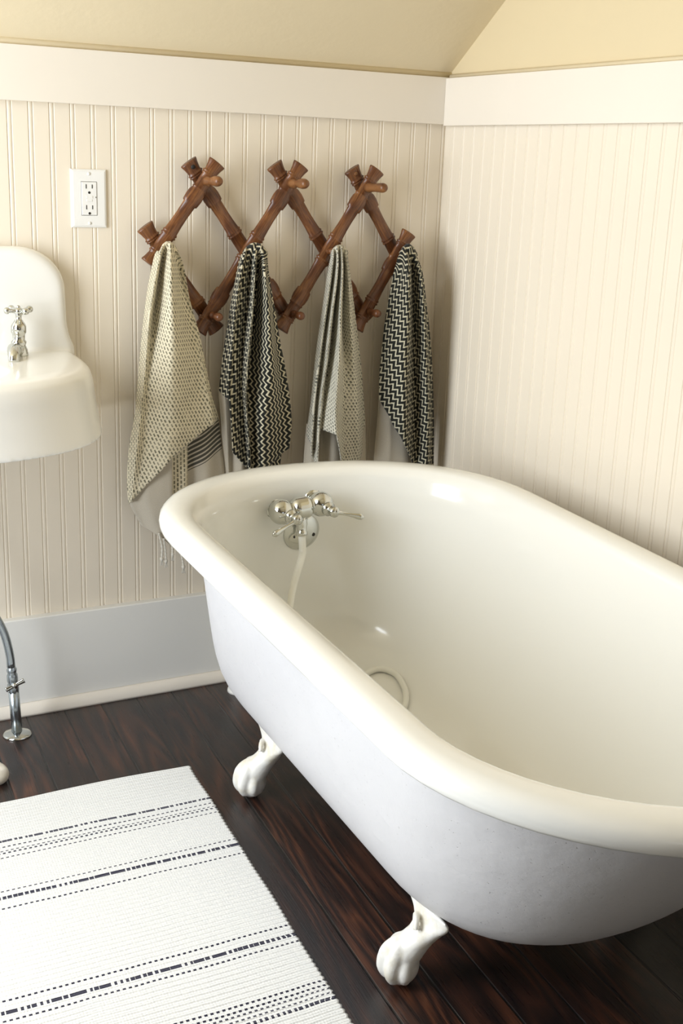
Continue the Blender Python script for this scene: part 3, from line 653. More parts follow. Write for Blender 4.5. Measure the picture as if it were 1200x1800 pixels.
# ================================================================= towels on the four middle pegs
TOWELS = {
 'body1': [
  [(-0.710,-0.048,0.999), (-0.717,-0.066,1.006), (-0.725,-0.086,1.001), (-0.725,-0.065,1.002), (-0.738,-0.065,0.950), (-0.749,-0.057,0.867), (-0.756,-0.049,0.771), (-0.766,-0.049,0.674), (-0.784,-0.057,0.590), (-0.789,-0.057,0.515), (-0.787,-0.057,0.469)],
  [(-0.701,-0.048,1.013), (-0.709,-0.066,1.020), (-0.719,-0.092,1.015), (-0.726,-0.099,0.999), (-0.744,-0.111,0.943), (-0.752,-0.103,0.873), (-0.755,-0.088,0.777), (-0.766,-0.088,0.682), (-0.779,-0.088,0.584), (-0.782,-0.080,0.520), (-0.785,-0.080,0.483)],
  [(-0.693,-0.048,1.019), (-0.701,-0.066,1.026), (-0.708,-0.086,1.021), (-0.710,-0.072,0.991), (-0.720,-0.072,0.928), (-0.729,-0.072,0.878), (-0.741,-0.077,0.775), (-0.751,-0.080,0.679), (-0.760,-0.080,0.594), (-0.766,-0.080,0.531), (-0.771,-0.080,0.494)],
  [(-0.685,-0.048,1.019), (-0.692,-0.066,1.026), (-0.702,-0.092,1.021), (-0.716,-0.130,0.979), (-0.715,-0.130,0.922), (-0.712,-0.130,0.853), (-0.708,-0.127,0.782), (-0.706,-0.119,0.708), (-0.705,-0.111,0.658), (-0.706,-0.111,0.621), (-0.707,-0.108,0.576)],
  [(-0.676,-0.048,1.013), (-0.684,-0.066,1.020), (-0.692,-0.086,1.014), (-0.686,-0.088,0.998), (-0.676,-0.080,0.962), (-0.664,-0.080,0.910), (-0.644,-0.080,0.850), (-0.631,-0.083,0.783), (-0.618,-0.080,0.721), (-0.607,-0.080,0.670), (-0.604,-0.080,0.635)],
  [(-0.668,-0.048,0.999), (-0.675,-0.066,1.006), (-0.685,-0.092,1.002), (-0.676,-0.088,0.992), (-0.668,-0.088,0.963), (-0.655,-0.083,0.904), (-0.634,-0.080,0.838), (-0.616,-0.072,0.769), (-0.600,-0.065,0.705), (-0.588,-0.061,0.672), (-0.578,-0.058,0.642)],
 ],
 'border1': [
  [(-0.785,-0.060,0.477), (-0.784,-0.060,0.470), (-0.779,-0.060,0.456), (-0.769,-0.060,0.437), (-0.757,-0.060,0.416)],
  [(-0.745,-0.075,0.526), (-0.745,-0.080,0.491), (-0.740,-0.080,0.465), (-0.730,-0.078,0.432), (-0.717,-0.075,0.390)],
  [(-0.697,-0.082,0.582), (-0.697,-0.085,0.514), (-0.695,-0.082,0.449), (-0.695,-0.080,0.409), (-0.693,-0.075,0.365)],
  [(-0.691,-0.070,0.578), (-0.691,-0.070,0.509), (-0.690,-0.070,0.445), (-0.690,-0.070,0.405), (-0.690,-0.070,0.363)],
  [(-0.657,-0.070,0.606), (-0.660,-0.075,0.508), (-0.659,-0.072,0.442), (-0.658,-0.070,0.395), (-0.658,-0.070,0.346)],
  [(-0.650,-0.055,0.602), (-0.650,-0.055,0.502), (-0.650,-0.055,0.436), (-0.650,-0.055,0.390), (-0.650,-0.055,0.341)],
  [(-0.616,-0.062,0.623), (-0.613,-0.070,0.528), (-0.610,-0.070,0.463), (-0.606,-0.065,0.395), (-0.602,-0.060,0.319)],
  [(-0.576,-0.050,0.644), (-0.568,-0.055,0.560), (-0.560,-0.055,0.481), (-0.552,-0.050,0.398), (-0.545,-0.050,0.309)],
 ],
 'body2': [
  [(-0.522,-0.048,0.998), (-0.531,-0.066,1.005), (-0.540,-0.086,1.000), (-0.540,-0.065,0.981), (-0.550,-0.057,0.911), (-0.558,-0.049,0.843), (-0.567,-0.049,0.788), (-0.571,-0.049,0.751), (-0.574,-0.049,0.728), (-0.576,-0.049,0.706)],
  [(-0.514,-0.048,1.007), (-0.523,-0.066,1.015), (-0.535,-0.092,1.010), (-0.549,-0.103,0.975), (-0.564,-0.111,0.906), (-0.567,-0.103,0.833), (-0.568,-0.095,0.771), (-0.570,-0.095,0.721), (-0.566,-0.095,0.699), (-0.564,-0.095,0.682)],
  [(-0.506,-0.048,1.014), (-0.515,-0.066,1.021), (-0.524,-0.086,1.015), (-0.538,-0.095,0.975), (-0.547,-0.095,0.903), (-0.553,-0.092,0.831), (-0.556,-0.089,0.769), (-0.559,-0.088,0.719), (-0.559,-0.088,0.650), (-0.556,-0.088,0.572)],
  [(-0.498,-0.048,1.017), (-0.507,-0.066,1.024), (-0.519,-0.092,1.019), (-0.517,-0.080,0.979), (-0.521,-0.077,0.901), (-0.526,-0.072,0.827), (-0.530,-0.072,0.753), (-0.527,-0.068,0.689), (-0.518,-0.065,0.598), (-0.510,-0.065,0.526)],
  [(-0.489,-0.048,1.017), (-0.499,-0.066,1.024), (-0.508,-0.086,1.018), (-0.523,-0.111,0.982), (-0.530,-0.119,0.906), (-0.535,-0.119,0.834), (-0.537,-0.111,0.759), (-0.536,-0.103,0.696), (-0.524,-0.095,0.605), (-0.519,-0.095,0.529)],
  [(-0.481,-0.048,1.014), (-0.490,-0.066,1.021), (-0.502,-0.092,1.016), (-0.496,-0.068,0.960), (-0.497,-0.061,0.886), (-0.500,-0.058,0.812), (-0.508,-0.058,0.737), (-0.511,-0.065,0.674), (-0.505,-0.065,0.597), (-0.496,-0.065,0.514)],
  [(-0.472,-0.048,1.007), (-0.482,-0.066,1.015), (-0.491,-0.086,1.009), (-0.507,-0.127,0.966), (-0.501,-0.130,0.895), (-0.496,-0.130,0.822), (-0.487,-0.119,0.746), (-0.486,-0.111,0.682), (-0.487,-0.095,0.602), (-0.484,-0.088,0.524)],
  [(-0.464,-0.048,0.998), (-0.473,-0.066,1.005), (-0.485,-0.092,1.000), (-0.473,-0.080,0.949), (-0.456,-0.072,0.887), (-0.437,-0.065,0.811), (-0.420,-0.061,0.746), (-0.407,-0.058,0.680), (-0.402,-0.058,0.621), (-0.406,-0.058,0.564)],
 ],
 'border2': [
  [(-0.576,-0.045,0.712), (-0.571,-0.050,0.637), (-0.566,-0.050,0.559), (-0.560,-0.050,0.479), (-0.555,-0.050,0.425)],
  [(-0.565,-0.060,0.702), (-0.561,-0.062,0.639), (-0.559,-0.062,0.561), (-0.554,-0.060,0.481), (-0.551,-0.060,0.428)],
  [(-0.545,-0.055,0.687), (-0.544,-0.055,0.636), (-0.545,-0.055,0.558), (-0.544,-0.055,0.479), (-0.543,-0.055,0.426)],
  [(-0.525,-0.060,0.662), (-0.526,-0.065,0.611), (-0.528,-0.068,0.560), (-0.527,-0.068,0.481), (-0.524,-0.065,0.426)],
  [(-0.500,-0.050,0.658), (-0.499,-0.050,0.606), (-0.497,-0.050,0.540), (-0.494,-0.050,0.473), (-0.493,-0.050,0.419)],
 ],
 'body2b': [
  [(-0.501,-0.050,0.684), (-0.497,-0.050,0.606), (-0.490,-0.050,0.526), (-0.483,-0.050,0.459)],
  [(-0.471,-0.070,0.686), (-0.467,-0.072,0.609), (-0.462,-0.070,0.529), (-0.458,-0.070,0.462)],
  [(-0.419,-0.050,0.653), (-0.418,-0.050,0.600), (-0.422,-0.050,0.547), (-0.429,-0.050,0.481)],
 ],
 'body3': [
  [(-0.309,-0.048,1.000), (-0.320,-0.066,1.008), (-0.330,-0.086,1.002), (-0.322,-0.061,0.970), (-0.329,-0.057,0.895), (-0.335,-0.049,0.818), (-0.343,-0.046,0.740), (-0.348,-0.041,0.660), (-0.356,-0.041,0.594)],
  [(-0.304,-0.048,1.006), (-0.315,-0.066,1.013), (-0.328,-0.092,1.008), (-0.332,-0.095,0.974), (-0.347,-0.103,0.888), (-0.351,-0.095,0.812), (-0.355,-0.088,0.747), (-0.358,-0.080,0.662), (-0.362,-0.080,0.570)],
  [(-0.299,-0.048,1.009), (-0.310,-0.066,1.017), (-0.320,-0.086,1.011), (-0.313,-0.072,0.969), (-0.321,-0.068,0.883), (-0.328,-0.065,0.807), (-0.333,-0.061,0.736), (-0.339,-0.057,0.650), (-0.342,-0.057,0.529)],
  [(-0.294,-0.048,1.012), (-0.305,-0.066,1.019), (-0.319,-0.092,1.014), (-0.327,-0.111,0.969), (-0.340,-0.119,0.884), (-0.342,-0.111,0.814), (-0.344,-0.103,0.743), (-0.350,-0.095,0.658), (-0.349,-0.088,0.483)],
  [(-0.289,-0.048,1.013), (-0.300,-0.066,1.020), (-0.310,-0.086,1.014), (-0.300,-0.065,0.958), (-0.304,-0.065,0.876), (-0.308,-0.065,0.806), (-0.317,-0.068,0.736), (-0.332,-0.077,0.660), (-0.340,-0.080,0.609)],
  [(-0.283,-0.048,1.012), (-0.294,-0.066,1.019), (-0.308,-0.092,1.014), (-0.320,-0.119,0.976), (-0.327,-0.130,0.891), (-0.326,-0.130,0.816), (-0.328,-0.130,0.747), (-0.330,-0.130,0.670), (-0.325,-0.130,0.606)],
  [(-0.278,-0.048,1.009), (-0.289,-0.066,1.017), (-0.300,-0.086,1.011), (-0.298,-0.088,0.973), (-0.292,-0.080,0.884), (-0.287,-0.080,0.808), (-0.286,-0.088,0.738), (-0.286,-0.095,0.661), (-0.283,-0.095,0.581), (-0.280,-0.095,0.506)],
  [(-0.273,-0.048,1.006), (-0.284,-0.066,1.013), (-0.298,-0.092,1.008), (-0.303,-0.111,0.969), (-0.294,-0.111,0.888), (-0.281,-0.103,0.811), (-0.266,-0.095,0.738), (-0.258,-0.095,0.659), (-0.249,-0.088,0.583), (-0.242,-0.080,0.513)],
  [(-0.267,-0.048,1.000), (-0.279,-0.066,1.008), (-0.289,-0.086,1.002), (-0.274,-0.072,0.959), (-0.255,-0.065,0.882), (-0.237,-0.057,0.803), (-0.220,-0.049,0.728), (-0.210,-0.049,0.647), (-0.200,-0.041,0.583), (-0.197,-0.041,0.553)],
 ],
 'border3': [
  [(-0.357,-0.045,0.615), (-0.361,-0.045,0.555), (-0.363,-0.045,0.473)],
  [(-0.344,-0.052,0.616), (-0.345,-0.055,0.556), (-0.344,-0.055,0.474)],
  [(-0.328,-0.060,0.630), (-0.324,-0.062,0.556), (-0.320,-0.060,0.473)],
  [(-0.302,-0.070,0.617), (-0.298,-0.075,0.557), (-0.291,-0.070,0.473)],
  [(-0.262,-0.060,0.599), (-0.256,-0.060,0.550), (-0.250,-0.060,0.467)],
  [(-0.235,-0.060,0.597), (-0.231,-0.062,0.549), (-0.224,-0.060,0.465)],
  [(-0.203,-0.045,0.605), (-0.199,-0.045,0.543), (-0.194,-0.045,0.458)],
 ],
 'body4': [
  [(-0.134,-0.048,0.995), (-0.147,-0.066,1.003), (-0.159,-0.086,0.997), (-0.160,-0.070,0.964), (-0.166,-0.065,0.906), (-0.172,-0.060,0.840), (-0.175,-0.055,0.774), (-0.178,-0.055,0.721), (-0.176,-0.055,0.667)],
  [(-0.126,-0.048,1.008), (-0.138,-0.066,1.016), (-0.154,-0.092,1.010), (-0.156,-0.095,0.966), (-0.162,-0.100,0.897), (-0.167,-0.098,0.826), (-0.169,-0.095,0.753), (-0.165,-0.090,0.686), (-0.155,-0.085,0.614)],
  [(-0.116,-0.048,1.015), (-0.129,-0.066,1.022), (-0.141,-0.086,1.016), (-0.159,-0.128,0.969), (-0.158,-0.132,0.900), (-0.156,-0.130,0.830), (-0.153,-0.125,0.758), (-0.148,-0.120,0.677), (-0.139,-0.115,0.572)],
  [(-0.107,-0.048,1.015), (-0.119,-0.066,1.022), (-0.135,-0.092,1.017), (-0.120,-0.092,0.959), (-0.110,-0.087,0.881), (-0.101,-0.084,0.802), (-0.093,-0.082,0.721), (-0.086,-0.082,0.626), (-0.076,-0.082,0.492)],
  [(-0.096,-0.048,1.008), (-0.109,-0.066,1.016), (-0.121,-0.086,1.010), (-0.122,-0.120,0.962), (-0.113,-0.125,0.886), (-0.101,-0.122,0.808), (-0.092,-0.120,0.728), (-0.079,-0.115,0.632), (-0.069,-0.110,0.499)],
  [(-0.086,-0.048,0.995), (-0.099,-0.066,1.003), (-0.115,-0.092,0.997), (-0.089,-0.080,0.958), (-0.067,-0.072,0.879), (-0.048,-0.066,0.798), (-0.034,-0.062,0.715), (-0.023,-0.060,0.617), (-0.015,-0.060,0.482)],
 ],
 'border4': [
  [(-0.170,-0.045,0.678), (-0.171,-0.045,0.610), (-0.176,-0.045,0.527), (-0.180,-0.045,0.457)],
  [(-0.144,-0.060,0.666), (-0.146,-0.065,0.605), (-0.145,-0.065,0.529), (-0.142,-0.060,0.457)],
  [(-0.107,-0.065,0.624), (-0.107,-0.070,0.576), (-0.104,-0.070,0.520), (-0.097,-0.065,0.455)],
  [(-0.054,-0.050,0.575), (-0.051,-0.050,0.533), (-0.049,-0.050,0.497), (-0.046,-0.050,0.446)],
 ],
 'tassel': [
  [(-0.725,-0.078,0.403), (-0.718,-0.078,0.369), (-0.719,-0.078,0.340)],
  [(-0.714,-0.078,0.389), (-0.710,-0.078,0.357), (-0.709,-0.078,0.334)],
  [(-0.697,-0.076,0.379), (-0.693,-0.076,0.365), (-0.693,-0.076,0.347)],
  [(-0.675,-0.074,0.359), (-0.669,-0.074,0.334), (-0.667,-0.074,0.314)],
 ],
}

def cloth(name, rows, uvdir, mats, parent, n=70, across=9, bulge=0.010, matidx=None, thick=0.0022, label=None, wob=1.0):
    """a sheet hung in folds: each row is one fold line from top to bottom; alternate rows stand out and lie back.
    uvdir: for each strip between rows the direction (degrees) its weave runs in; UV in metres along the cloth."""
    R = [resample(r, n) for r in rows]; bm = bmesh.new(); uvl = bm.loops.layers.uv.new('UVMap')
    m = len(R); grid = []; cols = []; arcs = {}
    for s in range(m-1):
        for k in range(across):
            cols.append((s, k/across))
    cols.append((m-2, 1.0))
    for j in range(n+1):
        line = []
        for s, t in cols:
            a, b, c, d = R[max(s-1, 0)][j], R[s][j], R[s+1][j], R[min(s+2, m-1)][j]
            p = b.lerp(c, t)
            # depth follows a rounded wave through the fold lines
            e = t*t*(3-2*t); y = b.y + (c.y-b.y)*e
            y -= wob*0.0035*noise.noise(Vector((p.x*22, p.z*9, s*0.7)))*min(1, j/8)
            line.append(bm.verts.new((p.x, y, p.z)))
        grid.append(line); h = len(line)//2; arc = {line[h]: line[h].co.x}
        for i in range(h+1, len(line)): arc[line[i]] = arc[line[i-1]] + math.hypot(line[i].co.x-line[i-1].co.x, line[i].co.y-line[i-1].co.y)
        for i in range(h-1, -1, -1): arc[line[i]] = arc[line[i+1]] - math.hypot(line[i].co.x-line[i+1].co.x, line[i].co.y-line[i+1].co.y)
        arcs.update(arc)
    w = [(0, 0)]
    for j in range(n):
        for i in range(len(cols)-1):
            s = cols[i][0]
            f = bm.faces.new((grid[j][i], grid[j][i+1], grid[j+1][i+1], grid[j+1][i]))
            f.material_index = matidx[s] if matidx else 0
            a = math.radians(uvdir[s]); ca, sa = math.cos(a), math.sin(a)
            for lp in f.loops:
                x, y, z = lp.vert.co; x = arcs[lp.vert]
                lp[uvl].uv = (x*ca - z*sa + 5.0, x*sa + z*ca + 5.0)
    bmesh.ops.recalc_face_normals(bm, faces=bm.faces)
    if sum(f.normal.y for f in bm.faces) > 0: bmesh.ops.reverse_faces(bm, faces=bm.faces)
    o = part(name, bm, mats, parent, recalc=False, label=label)
    md = o.modifiers.new('t', 'SOLIDIFY'); md.thickness = thick; md.offset = -1
    return o
def top_band_uv(o, rows):
    """V counted down from the upper edge, for the striped border"""
    me = o.data; uvl = me.uv_layers[0]
    loc = o.parent.location
    top = [Vector(r[0]) for r in rows]
    for lp in me.loops:
        co = me.vertices[lp.vertex_index].co + loc
        for a, b in zip(top, top[1:]):
            if a.x <= co.x <= b.x or b is top[-1]:
                f = (co.x-a.x)/(b.x-a.x) if b.x != a.x else 0; zt = a.z+(b.z-a.z)*f; break
        uvl.data[lp.index].uv = (co.x, zt-co.z)
t1 = thing('hand_towel', (-0.70, -0.06, 1.02), 'cream towel with grey dashes and a loose beige corner with tassels, leftmost on the rack', 'towel', 'towels hanging on the peg rack')
cloth('patterned_cloth', TOWELS['body1'], [-14, -14, -30, -30, -24], M['tweed'], t1)
b1 = cloth('border', TOWELS['border1'], [0]*7, [M['linen'], M['tweed'], M['linen_stripe']], t1, n=24, across=6, matidx=[0, 0, 0, 1, 1, 2, 2], label='plain beige end band with dark stripes')
me = b1.data
top_rows = TOWELS['border1']
for p in me.polygons:
    if p.material_index == 2:
        for li in p.loop_indices:
            co = me.vertices[me.loops[li].vertex_index].co + t1.location
            zt = top_rows[5][0][2] + (co.x-top_rows[5][0][0])*(top_rows[7][0][2]-top_rows[5][0][2])/(top_rows[7][0][0]-top_rows[5][0][0])
            me.uv_layers[0].data[li].uv = (co.x, zt-co.z)
for tl in TOWELS['tassel']:
    bm = bmesh.new()
    tube(bm, tl, lambda f: 0.0024+0.0006*math.sin(40*f), 8, 30)
    blob(bm, Vector(tl[2])+Vector((0, 0, 0.002)), (0.0052, 0.0042, 0.0042))
    for q in (-0.003, 0.0, 0.0035): tube(bm, [Vector(tl[2]), Vector(tl[2])+Vector((q*0.6, 0, -0.006)), Vector(tl[2])+Vector((q, 0, -0.013))], 0.0011, 6, 6)
    part('tassel', bm, M['thread'], t1)
t2 = thing('hand_towel', (-0.51, -0.06, 1.02), 'black and cream zigzag towel with a deep centre fold, second from left on the rack', 'towel', 'towels hanging on the peg rack')
cloth('patterned_cloth', TOWELS['body2'], [-50, -50, -50, -50, -40, 0, 0], M['zig'], t2)
cloth('back_fold', TOWELS['body2b'], [10, 10], M['zig'], t2, n=24)
cloth('border', TOWELS['border2'], [0]*4, M['linen'], t2, n=24, label='plain beige end band')
t3 = thing('hand_towel', (-0.32, -0.06, 1.02), 'slim cream towel with fine grey dash rows, third from left on the rack', 'towel', 'towels hanging on the peg rack')
cloth('patterned_cloth', TOWELS['body3'], [-16, -16, -12, -12, 0, 0, -24, -24], M['tweed_narrow'], t3)
cloth('border', TOWELS['border3'], [0]*6, M['linen'], t3, n=24, label='plain beige end band')
t4 = thing('hand_towel', (-0.13, -0.06, 1.02), 'black and cream zigzag towel nearest the room corner, rightmost on the rack', 'towel', 'towels hanging on the peg rack')
cloth('patterned_cloth', TOWELS['body4'], [-50, -50, -50, -38, -38], M['zig2'], t4)
cloth('border', TOWELS['border4'], [0]*3, M['linen'], t4, n=24, label='plain beige end band')

# ================================================================= outlet
ol = thing('wall_outlet', (-0.844, 0, 1.105), 'white double wall outlet plate on the beadboard left of the peg rack', 'outlet')
ox, oz = -0.8435, 1.1055
bm = bmesh.new()
prof = [(0.0365, 0.0575, 0.0), (0.0365, 0.0575, -0.0025), (0.0350, 0.0560, -0.0048), (0.0318, 0.0528, -0.0060), (0.0165, 0.0335, -0.0062), (0.0165, 0.0335, -0.0035)]
rings = [[bm.verts.new((ox+a*sx, y, oz+b*sz)) for sx, sz in ((-1, -1), (1, -1), (1, 1), (-1, 1))] for a, b, y in prof]
for A, B in zip(rings, rings[1:]):
    for k in range(4): bm.faces.new((A[k], A[(k+1) % 4], B[(k+1) % 4], B[k]))
bm.faces.new(rings[0])
part('cover_plate', bm, M['plate'], ol, smooth=False)
bm = bmesh.new(); box(bm, (ox-0.0157, -0.0074, oz-0.0327), (ox+0.0157, -0.002, oz+0.0327), 0.0012)
rc = part('receptacle', bm, M['plate'], ol, smooth=False)
for dz in (0.0203, -0.0205):
    for dx, h in ((-0.0062, 0.0042), (0.0062, 0.0038)):
        bm = bmesh.new(); box(bm, (ox+dx-0.0009, -0.0078, oz+dz+0.0035-h), (ox+dx+0.0009, -0.0072, oz+dz+0.0035+h)); part('slot', bm, M['slot'], ol, smooth=False, parent=rc)
    bm = bmesh.new(); lathe(bm, [(0, 0.0026), (0.0005, 0.0026)], (ox, -0.0073, oz+dz-0.0085), (0, -1, 0), 14); part('ground_hole', bm, M['slot'], ol, smooth=False, parent=rc)
bm = bmesh.new(); box(bm, (ox-0.0068, -0.0083, oz+0.0006), (ox+0.0068, -0.007, oz+0.0056), 0.0006); box(bm, (ox-0.0062, -0.0081, oz-0.0060), (ox+0.0058, -0.007, oz-0.0012), 0.0006)
part('button', bm, M['plate'], ol, smooth=False, parent=rc)
bm = bmesh.new(); box(bm, (ox+0.0128, -0.0078, oz+0.0015), (ox+0.0142, -0.0072, oz+0.0040)); part('indicator', bm, M['slot'], ol, smooth=False, parent=rc)
for dz in (0.0485, -0.0485):
    bm = bmesh.new(); lathe(bm, [(0, 0.0034), (0.0012, 0.0030), (0.0015, 0.0006)], (ox, -0.0060, oz+dz), (0, -1, 0), 14); part('screw', bm, M['plate'], ol)

# ================================================================= wall sink
sk = thing('wall_sink', (-1.30, 0, 0.68), 'white enamelled wall-hung sink with high rounded back at the left edge', 'sink')
SX, SW = -1.305, 0.420
def sk_loop(hw, yfront, z, n=3.2, y0=-0.001, N=60):
    pts = []
    for k in range(N+1):
        a = PI*k/N; pts.append(Vector((SX+hw*sgnpow(math.cos(a), 2/n), y0 + yfront*sgnpow(math.sin(a), 2/n)*1.0, z)))
    return pts
bm = bmesh.new()
rows = [(0.670, 0.435, -0.418), (0.700, 0.430, -0.412), (0.745, 0.423, -0.406), (0.774, 0.420, -0.404), (0.792, 0.415, -0.398), (0.803, 0.402, -0.384), (0.805, 0.380, -0.360)]
rings = [[bm.verts.new(p) for p in sk_loop(hw, yf, z)] for z, hw, yf in rows]
for A, B in zip(rings, rings[1:]):
    for k in range(len(A)): bm.faces.new((A[k], A[(k+1) % len(A)], B[(k+1) % len(A)], B[k]))
bm.faces.new(rings[0][::-1]); bm.faces.new(rings[-1])
# high back
def back_loop(y, i):
    pts = []; xr, xl, zt, r = -0.902-i, 2*SX+0.902+i, 1.012-i, 0.085-i*0.5
    pts.append((xr+0.020, 0.74)); pts.append((xr+0.016, 0.81)); pts.append((xr+0.006, 0.835)); pts.append((xr+0.002, 0.86))
    for k in range(11): a = PI/2*k/10; pts.append((xr-r*1.15+r*1.15*math.cos(a), zt-r+r*math.sin(a)))
    for k in range(11): a = PI/2+PI/2*k/10; pts.append((xl+r+r*math.cos(a), zt-r+r*math.sin(a)))
    pts.append((xl-0.003, 0.84)); pts.append((xl-0.016, 0.81)); pts.append((xl-0.020, 0.74))
    return [Vector((x, y, z)) for x, z in pts]
rings = [[bm.verts.new(p) for p in back_loop(y, i)] for y, i in ((-0.001, 0), (-0.020, 0.0), (-0.030, 0.003), (-0.036, 0.009), (-0.039, 0.018))]
for A, B in zip(rings, rings[1:]):
    for k in range(len(A)): bm.faces.new((A[k], A[(k+1) % len(A)], B[(k+1) % len(A)], B[k]))
bm.faces.new(rings[0][::-1]); bm.faces.new(rings[-1])
basin = part('basin', bm, M['porcelain'], sk)
bmc = bmesh.new(); blob(bmc, (SX, -0.235, 0.835), (0.145, 0.235, 0.150), (0, 0, 1), (1, 0, 0), 48)
cut = link('cutter', rel(bmc, sk), M['porcelain'], sk)
md = basin.modifiers.new('b', 'BOOLEAN'); md.operation = 'DIFFERENCE'; md.object = cut; md.solver = 'EXACT'
fuse(basin, 0.0042, 10, 0.5)
bpy.data.objects.remove(cut)
# tap on the sink deck
tp = thing('sink_tap', (-1.014, -0.085, 0.800), 'small chrome tap with a cross handle on the right side of the sink deck', 'tap')
bm = bmesh.new(); tx, ty, tz = -1.014, -0.085, 0.797
c = [(0.034, 0.0), (0.010, 0.024), (-0.026, 0.012), (-0.016, -0.022), (0.012, -0.020)]
for z0, z1, s0 in ((tz, tz+0.0045, 1.0),):
    A = [bm.verts.new((tx+a*s0, ty+b*s0, z0)) for a, b in c]; B = [bm.verts.new((tx+a*0.92, ty+b*0.92, z1)) for a, b in c]
    bm.faces.new(A[::-1]); bm.faces.new(B)
    for k in range(5): bm.faces.new((A[k], A[(k+1) % 5], B[(k+1) % 5], B[k]))
part('base_flange', bm, M['chrome'], tp, smooth=False)
bm = bmesh.new()
lathe(bm, [(0.002, 0.0175), (0.010, 0.0185), (0.020, 0.0170), (0.028, 0.0130), (0.033, 0.0150), (0.036, 0.0150), (0.039, 0.0118), (0.050, 0.0125), (0.054, 0.0150), (0.066, 0.0150), (0.070, 0.0130), (0.077, 0.0085), (0.080, 0.0060), (0.086, 0.0060), (0.090, 0.0090)], (tx, ty, tz), (0.02, 0, 1), 10)
part('tap_body', bm, M['chrome'], tp)
bm = bmesh.new(); tube(bm, [(tx, ty, tz+0.018), (tx-0.012, ty-0.018, tz+0.022), (tx-0.020, ty-0.042, tz+0.026), (tx-0.024, ty-0.062, tz+0.016), (tx-0.025, ty-0.066, tz+0.006)], lambda f: 0.0150-0.0045*f, 14, 20)
part('spout', bm, M['chrome'], tp)
bm = bmesh.new(); hc = Vector((tx+0.002, ty, tz+0.095)); blob(bm, hc, (0.0085, 0.0095, 0.0095))
for k in range(4):
    a = math.radians(20+90*k); d = Vector((math.cos(a), math.sin(a), 0.10))
    tube(bm, [hc, hc+d*0.012, hc+d*0.022], lambda f: 0.0058-0.0018*math.sin(PI*f), 12, 8); blob(bm, hc+d*0.025, (0.0072, 0.0072, 0.0072), d, sub=12)
blob(bm, hc+Vector((0, 0, 0.008)), (0.004, 0.004, 0.004))
part('cross_handle', bm, M['chrome'], tp)

# ================================================================= water supply pipe under the sink
px, py = -1.056, -0.116
sv = thing('supply_pipe', (px, py, 0), 'grey metal water supply pipe with a stop valve, rising from the floor under the sink', 'pipe')
bm = bmesh.new(); lathe(bm, [(0, 0.0305), (0.003, 0.0300), (0.006, 0.0260), (0.0085, 0.0160), (0.010, 0.0120)], (px, py, 0), (0, 0, 1), 32); part('floor_flange', bm, M['chrome'], sv)
bm = bmesh.new(); lathe(bm, [(0.006, 0.0112), (0.105, 0.0110)], (px, py, 0), (-0.035, 0, 1), 20); part('riser', bm, M['steel'], sv)
bm = bmesh.new(); b0 = Vector((px-0.0037, py, 0.100))
lathe(bm, [(0, 0.0112), (0.004, 0.0120), (0.018, 0.0120), (0.022, 0.0100), (0.026, 0.0115), (0.040, 0.0112), (0.044, 0.0090), (0.049, 0.0105), (0.053, 0.0105), (0.056, 0.0085), (0.060, 0.0085)], b0, (-0.04, 0, 1), 8)
part('stop_valve', bm, M['steel'], sv)
bm = bmesh.new(); k0 = b0 + Vector((0.0, -0.012, 0.020)); hd = Vector((0.90, -0.10, 0.42)).normalized()
tube(bm, [k0 - hd*0.020, k0 - hd*0.008, k0 + hd*0.008, k0 + hd*0.022], lambda f: 0.0040+0.0016*abs(2*f-1), 12, 16, flat=0.6)
lathe(bm, [(-0.004, 0.006), (0.008, 0.0055)], k0, (0, 1, 0), 12)
part('valve_handle', bm, M['chrome'], sv)
bm = bmesh.new(); h0 = b0 + Vector((-0.003, 0, 0.058))
tube(bm, [h0, h0+Vector((-0.002, 0, 0.030)), h0+Vector((-0.014, 0, 0.085)), h0+Vector((-0.045, 0, 0.150)), h0+Vector((-0.095, 0.0, 0.230)), h0+Vector((-0.14, -0.005, 0.33)), h0+Vector((-0.15, -0.02, 0.45)), h0+Vector((-0.15, -0.04, 0.535))], 0.0088, 14, 60)
part('flexible_hose', bm, M['steel'], sv)
# small round flange of the tub's waste under the far end
wf = thing('waste_pipe', (-0.50, -0.10, 0), 'white waste pipe end on the floor behind the tub by the far wall', 'pipe')
bm = bmesh.new(); lathe(bm, [(0, 0.030), (0.006, 0.029), (0.010, 0.017), (0.012, 0.016), (0.30, 0.016)], (-0.535, -0.095, 0), (0, 0, 1), 24)
part('riser', bm, M['foot'], wf)
# plain tan loop at the left edge, standing in for an unidentified thing
bm = bmesh.new()
tube(bm, [(-1.150, -0.262, 0.010), (-1.128, -0.268, 0.013), (-1.120, -0.287, 0.012), (-1.130, -0.306, 0.011), (-1.152, -0.310, 0.010), (-1.170, -0.288, 0.010), (-1.150, -0.262, 0.010)], lambda f: 0.0105+0.002*math.sin(17*f), 12, 48)
link('tan_floor_ring', bm, M['linen'], None, True, {'label': 'unidentified tan collar lying on the floor at the left edge, above the rug', 'category': 'ring'})

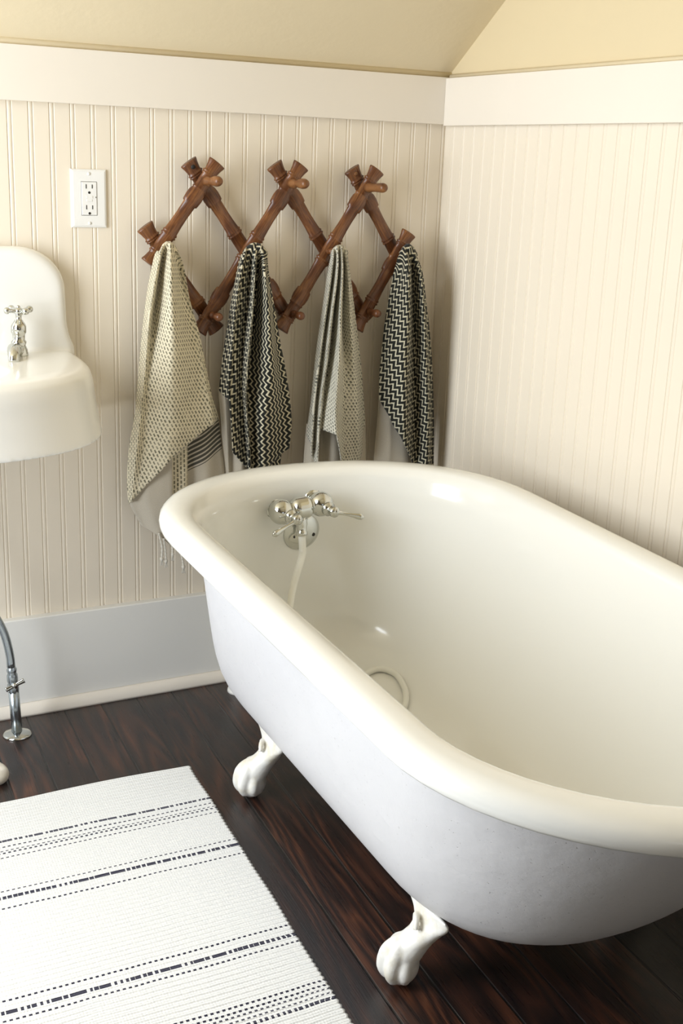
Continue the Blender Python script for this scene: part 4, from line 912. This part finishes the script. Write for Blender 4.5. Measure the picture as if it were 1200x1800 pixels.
# ================================================================= rug
bm = bmesh.new(); uvl = bm.loops.layers.uv.new('UVMap')
T_ = Vector((-0.99991, 0.01323, 0)); R_ = Vector((-0.06383, -0.99796, 0)); O_ = Vector((-0.773, -0.397, 0))
NS_, NT_ = 90, 560; WID, LEN = 0.95, 1.45
top = []; 
def rug_co(s, t):
    e = 0.0020*math.sin(2*PI*t/0.0112) + 0.0022*noise.noise(Vector((t*9, 0.3, 0)))       # ribbed selvedge
    w = (1-min(1, s/0.05)); w2 = (1-min(1, t/0.05))
    hem = 0.0025*noise.noise(Vector((s*8, 7.0, 0)))*w2 - 0.006*math.sin(PI*min(1, s/0.33))*w2
    z = 0.0050 + 0.0005*math.sin(2*PI*t/0.0112) + (0.0022*math.exp(-((t-0.006)/0.006)**2)) + 0.0008*noise.noise(Vector((s*5, t*5, 1)))
    return O_ + T_*(s + e*w) + R_*(t + hem) + Vector((0, 0, z))
for j in range(NT_+1):
    t = LEN*j/NT_
    line = []
    for i in range(NS_+1):
        f = i/NS_; s = WID*f*f*0.6 + WID*f*0.4; line.append((bm.verts.new(rug_co(s, t)), s, t))
    top.append(line)
for j in range(NT_):
    for i in range(NS_):
        q = (top[j][i], top[j][i+1], top[j+1][i+1], top[j+1][i]); f = bm.faces.new([a[0] for a in q])
        for lp, a in zip(f.loops, q): lp[uvl].uv = (a[1], a[2])
edge = [top[0][i] for i in range(NS_+1)] + [top[j][NS_] for j in range(1, NT_+1)] + [top[NT_][i] for i in range(NS_-1, -1, -1)] + [top[j][0] for j in range(NT_-1, 0, -1)]
low = [bm.verts.new((a[0].co.x, a[0].co.y, 0.0006)) for a in edge]; n = len(edge)
for k in range(n):
    f = bm.faces.new((edge[k][0], low[k], low[(k+1) % n], edge[(k+1) % n][0]))
    for lp, a in zip(f.loops, (edge[k], edge[k], edge[(k+1) % n], edge[(k+1) % n])): lp[uvl].uv = (a[1], a[2])
link('rug', bm, M['rug'], None, True, {'label': 'flat cream cotton rug with dark dashed stripes on the wood floor', 'category': 'rug'})
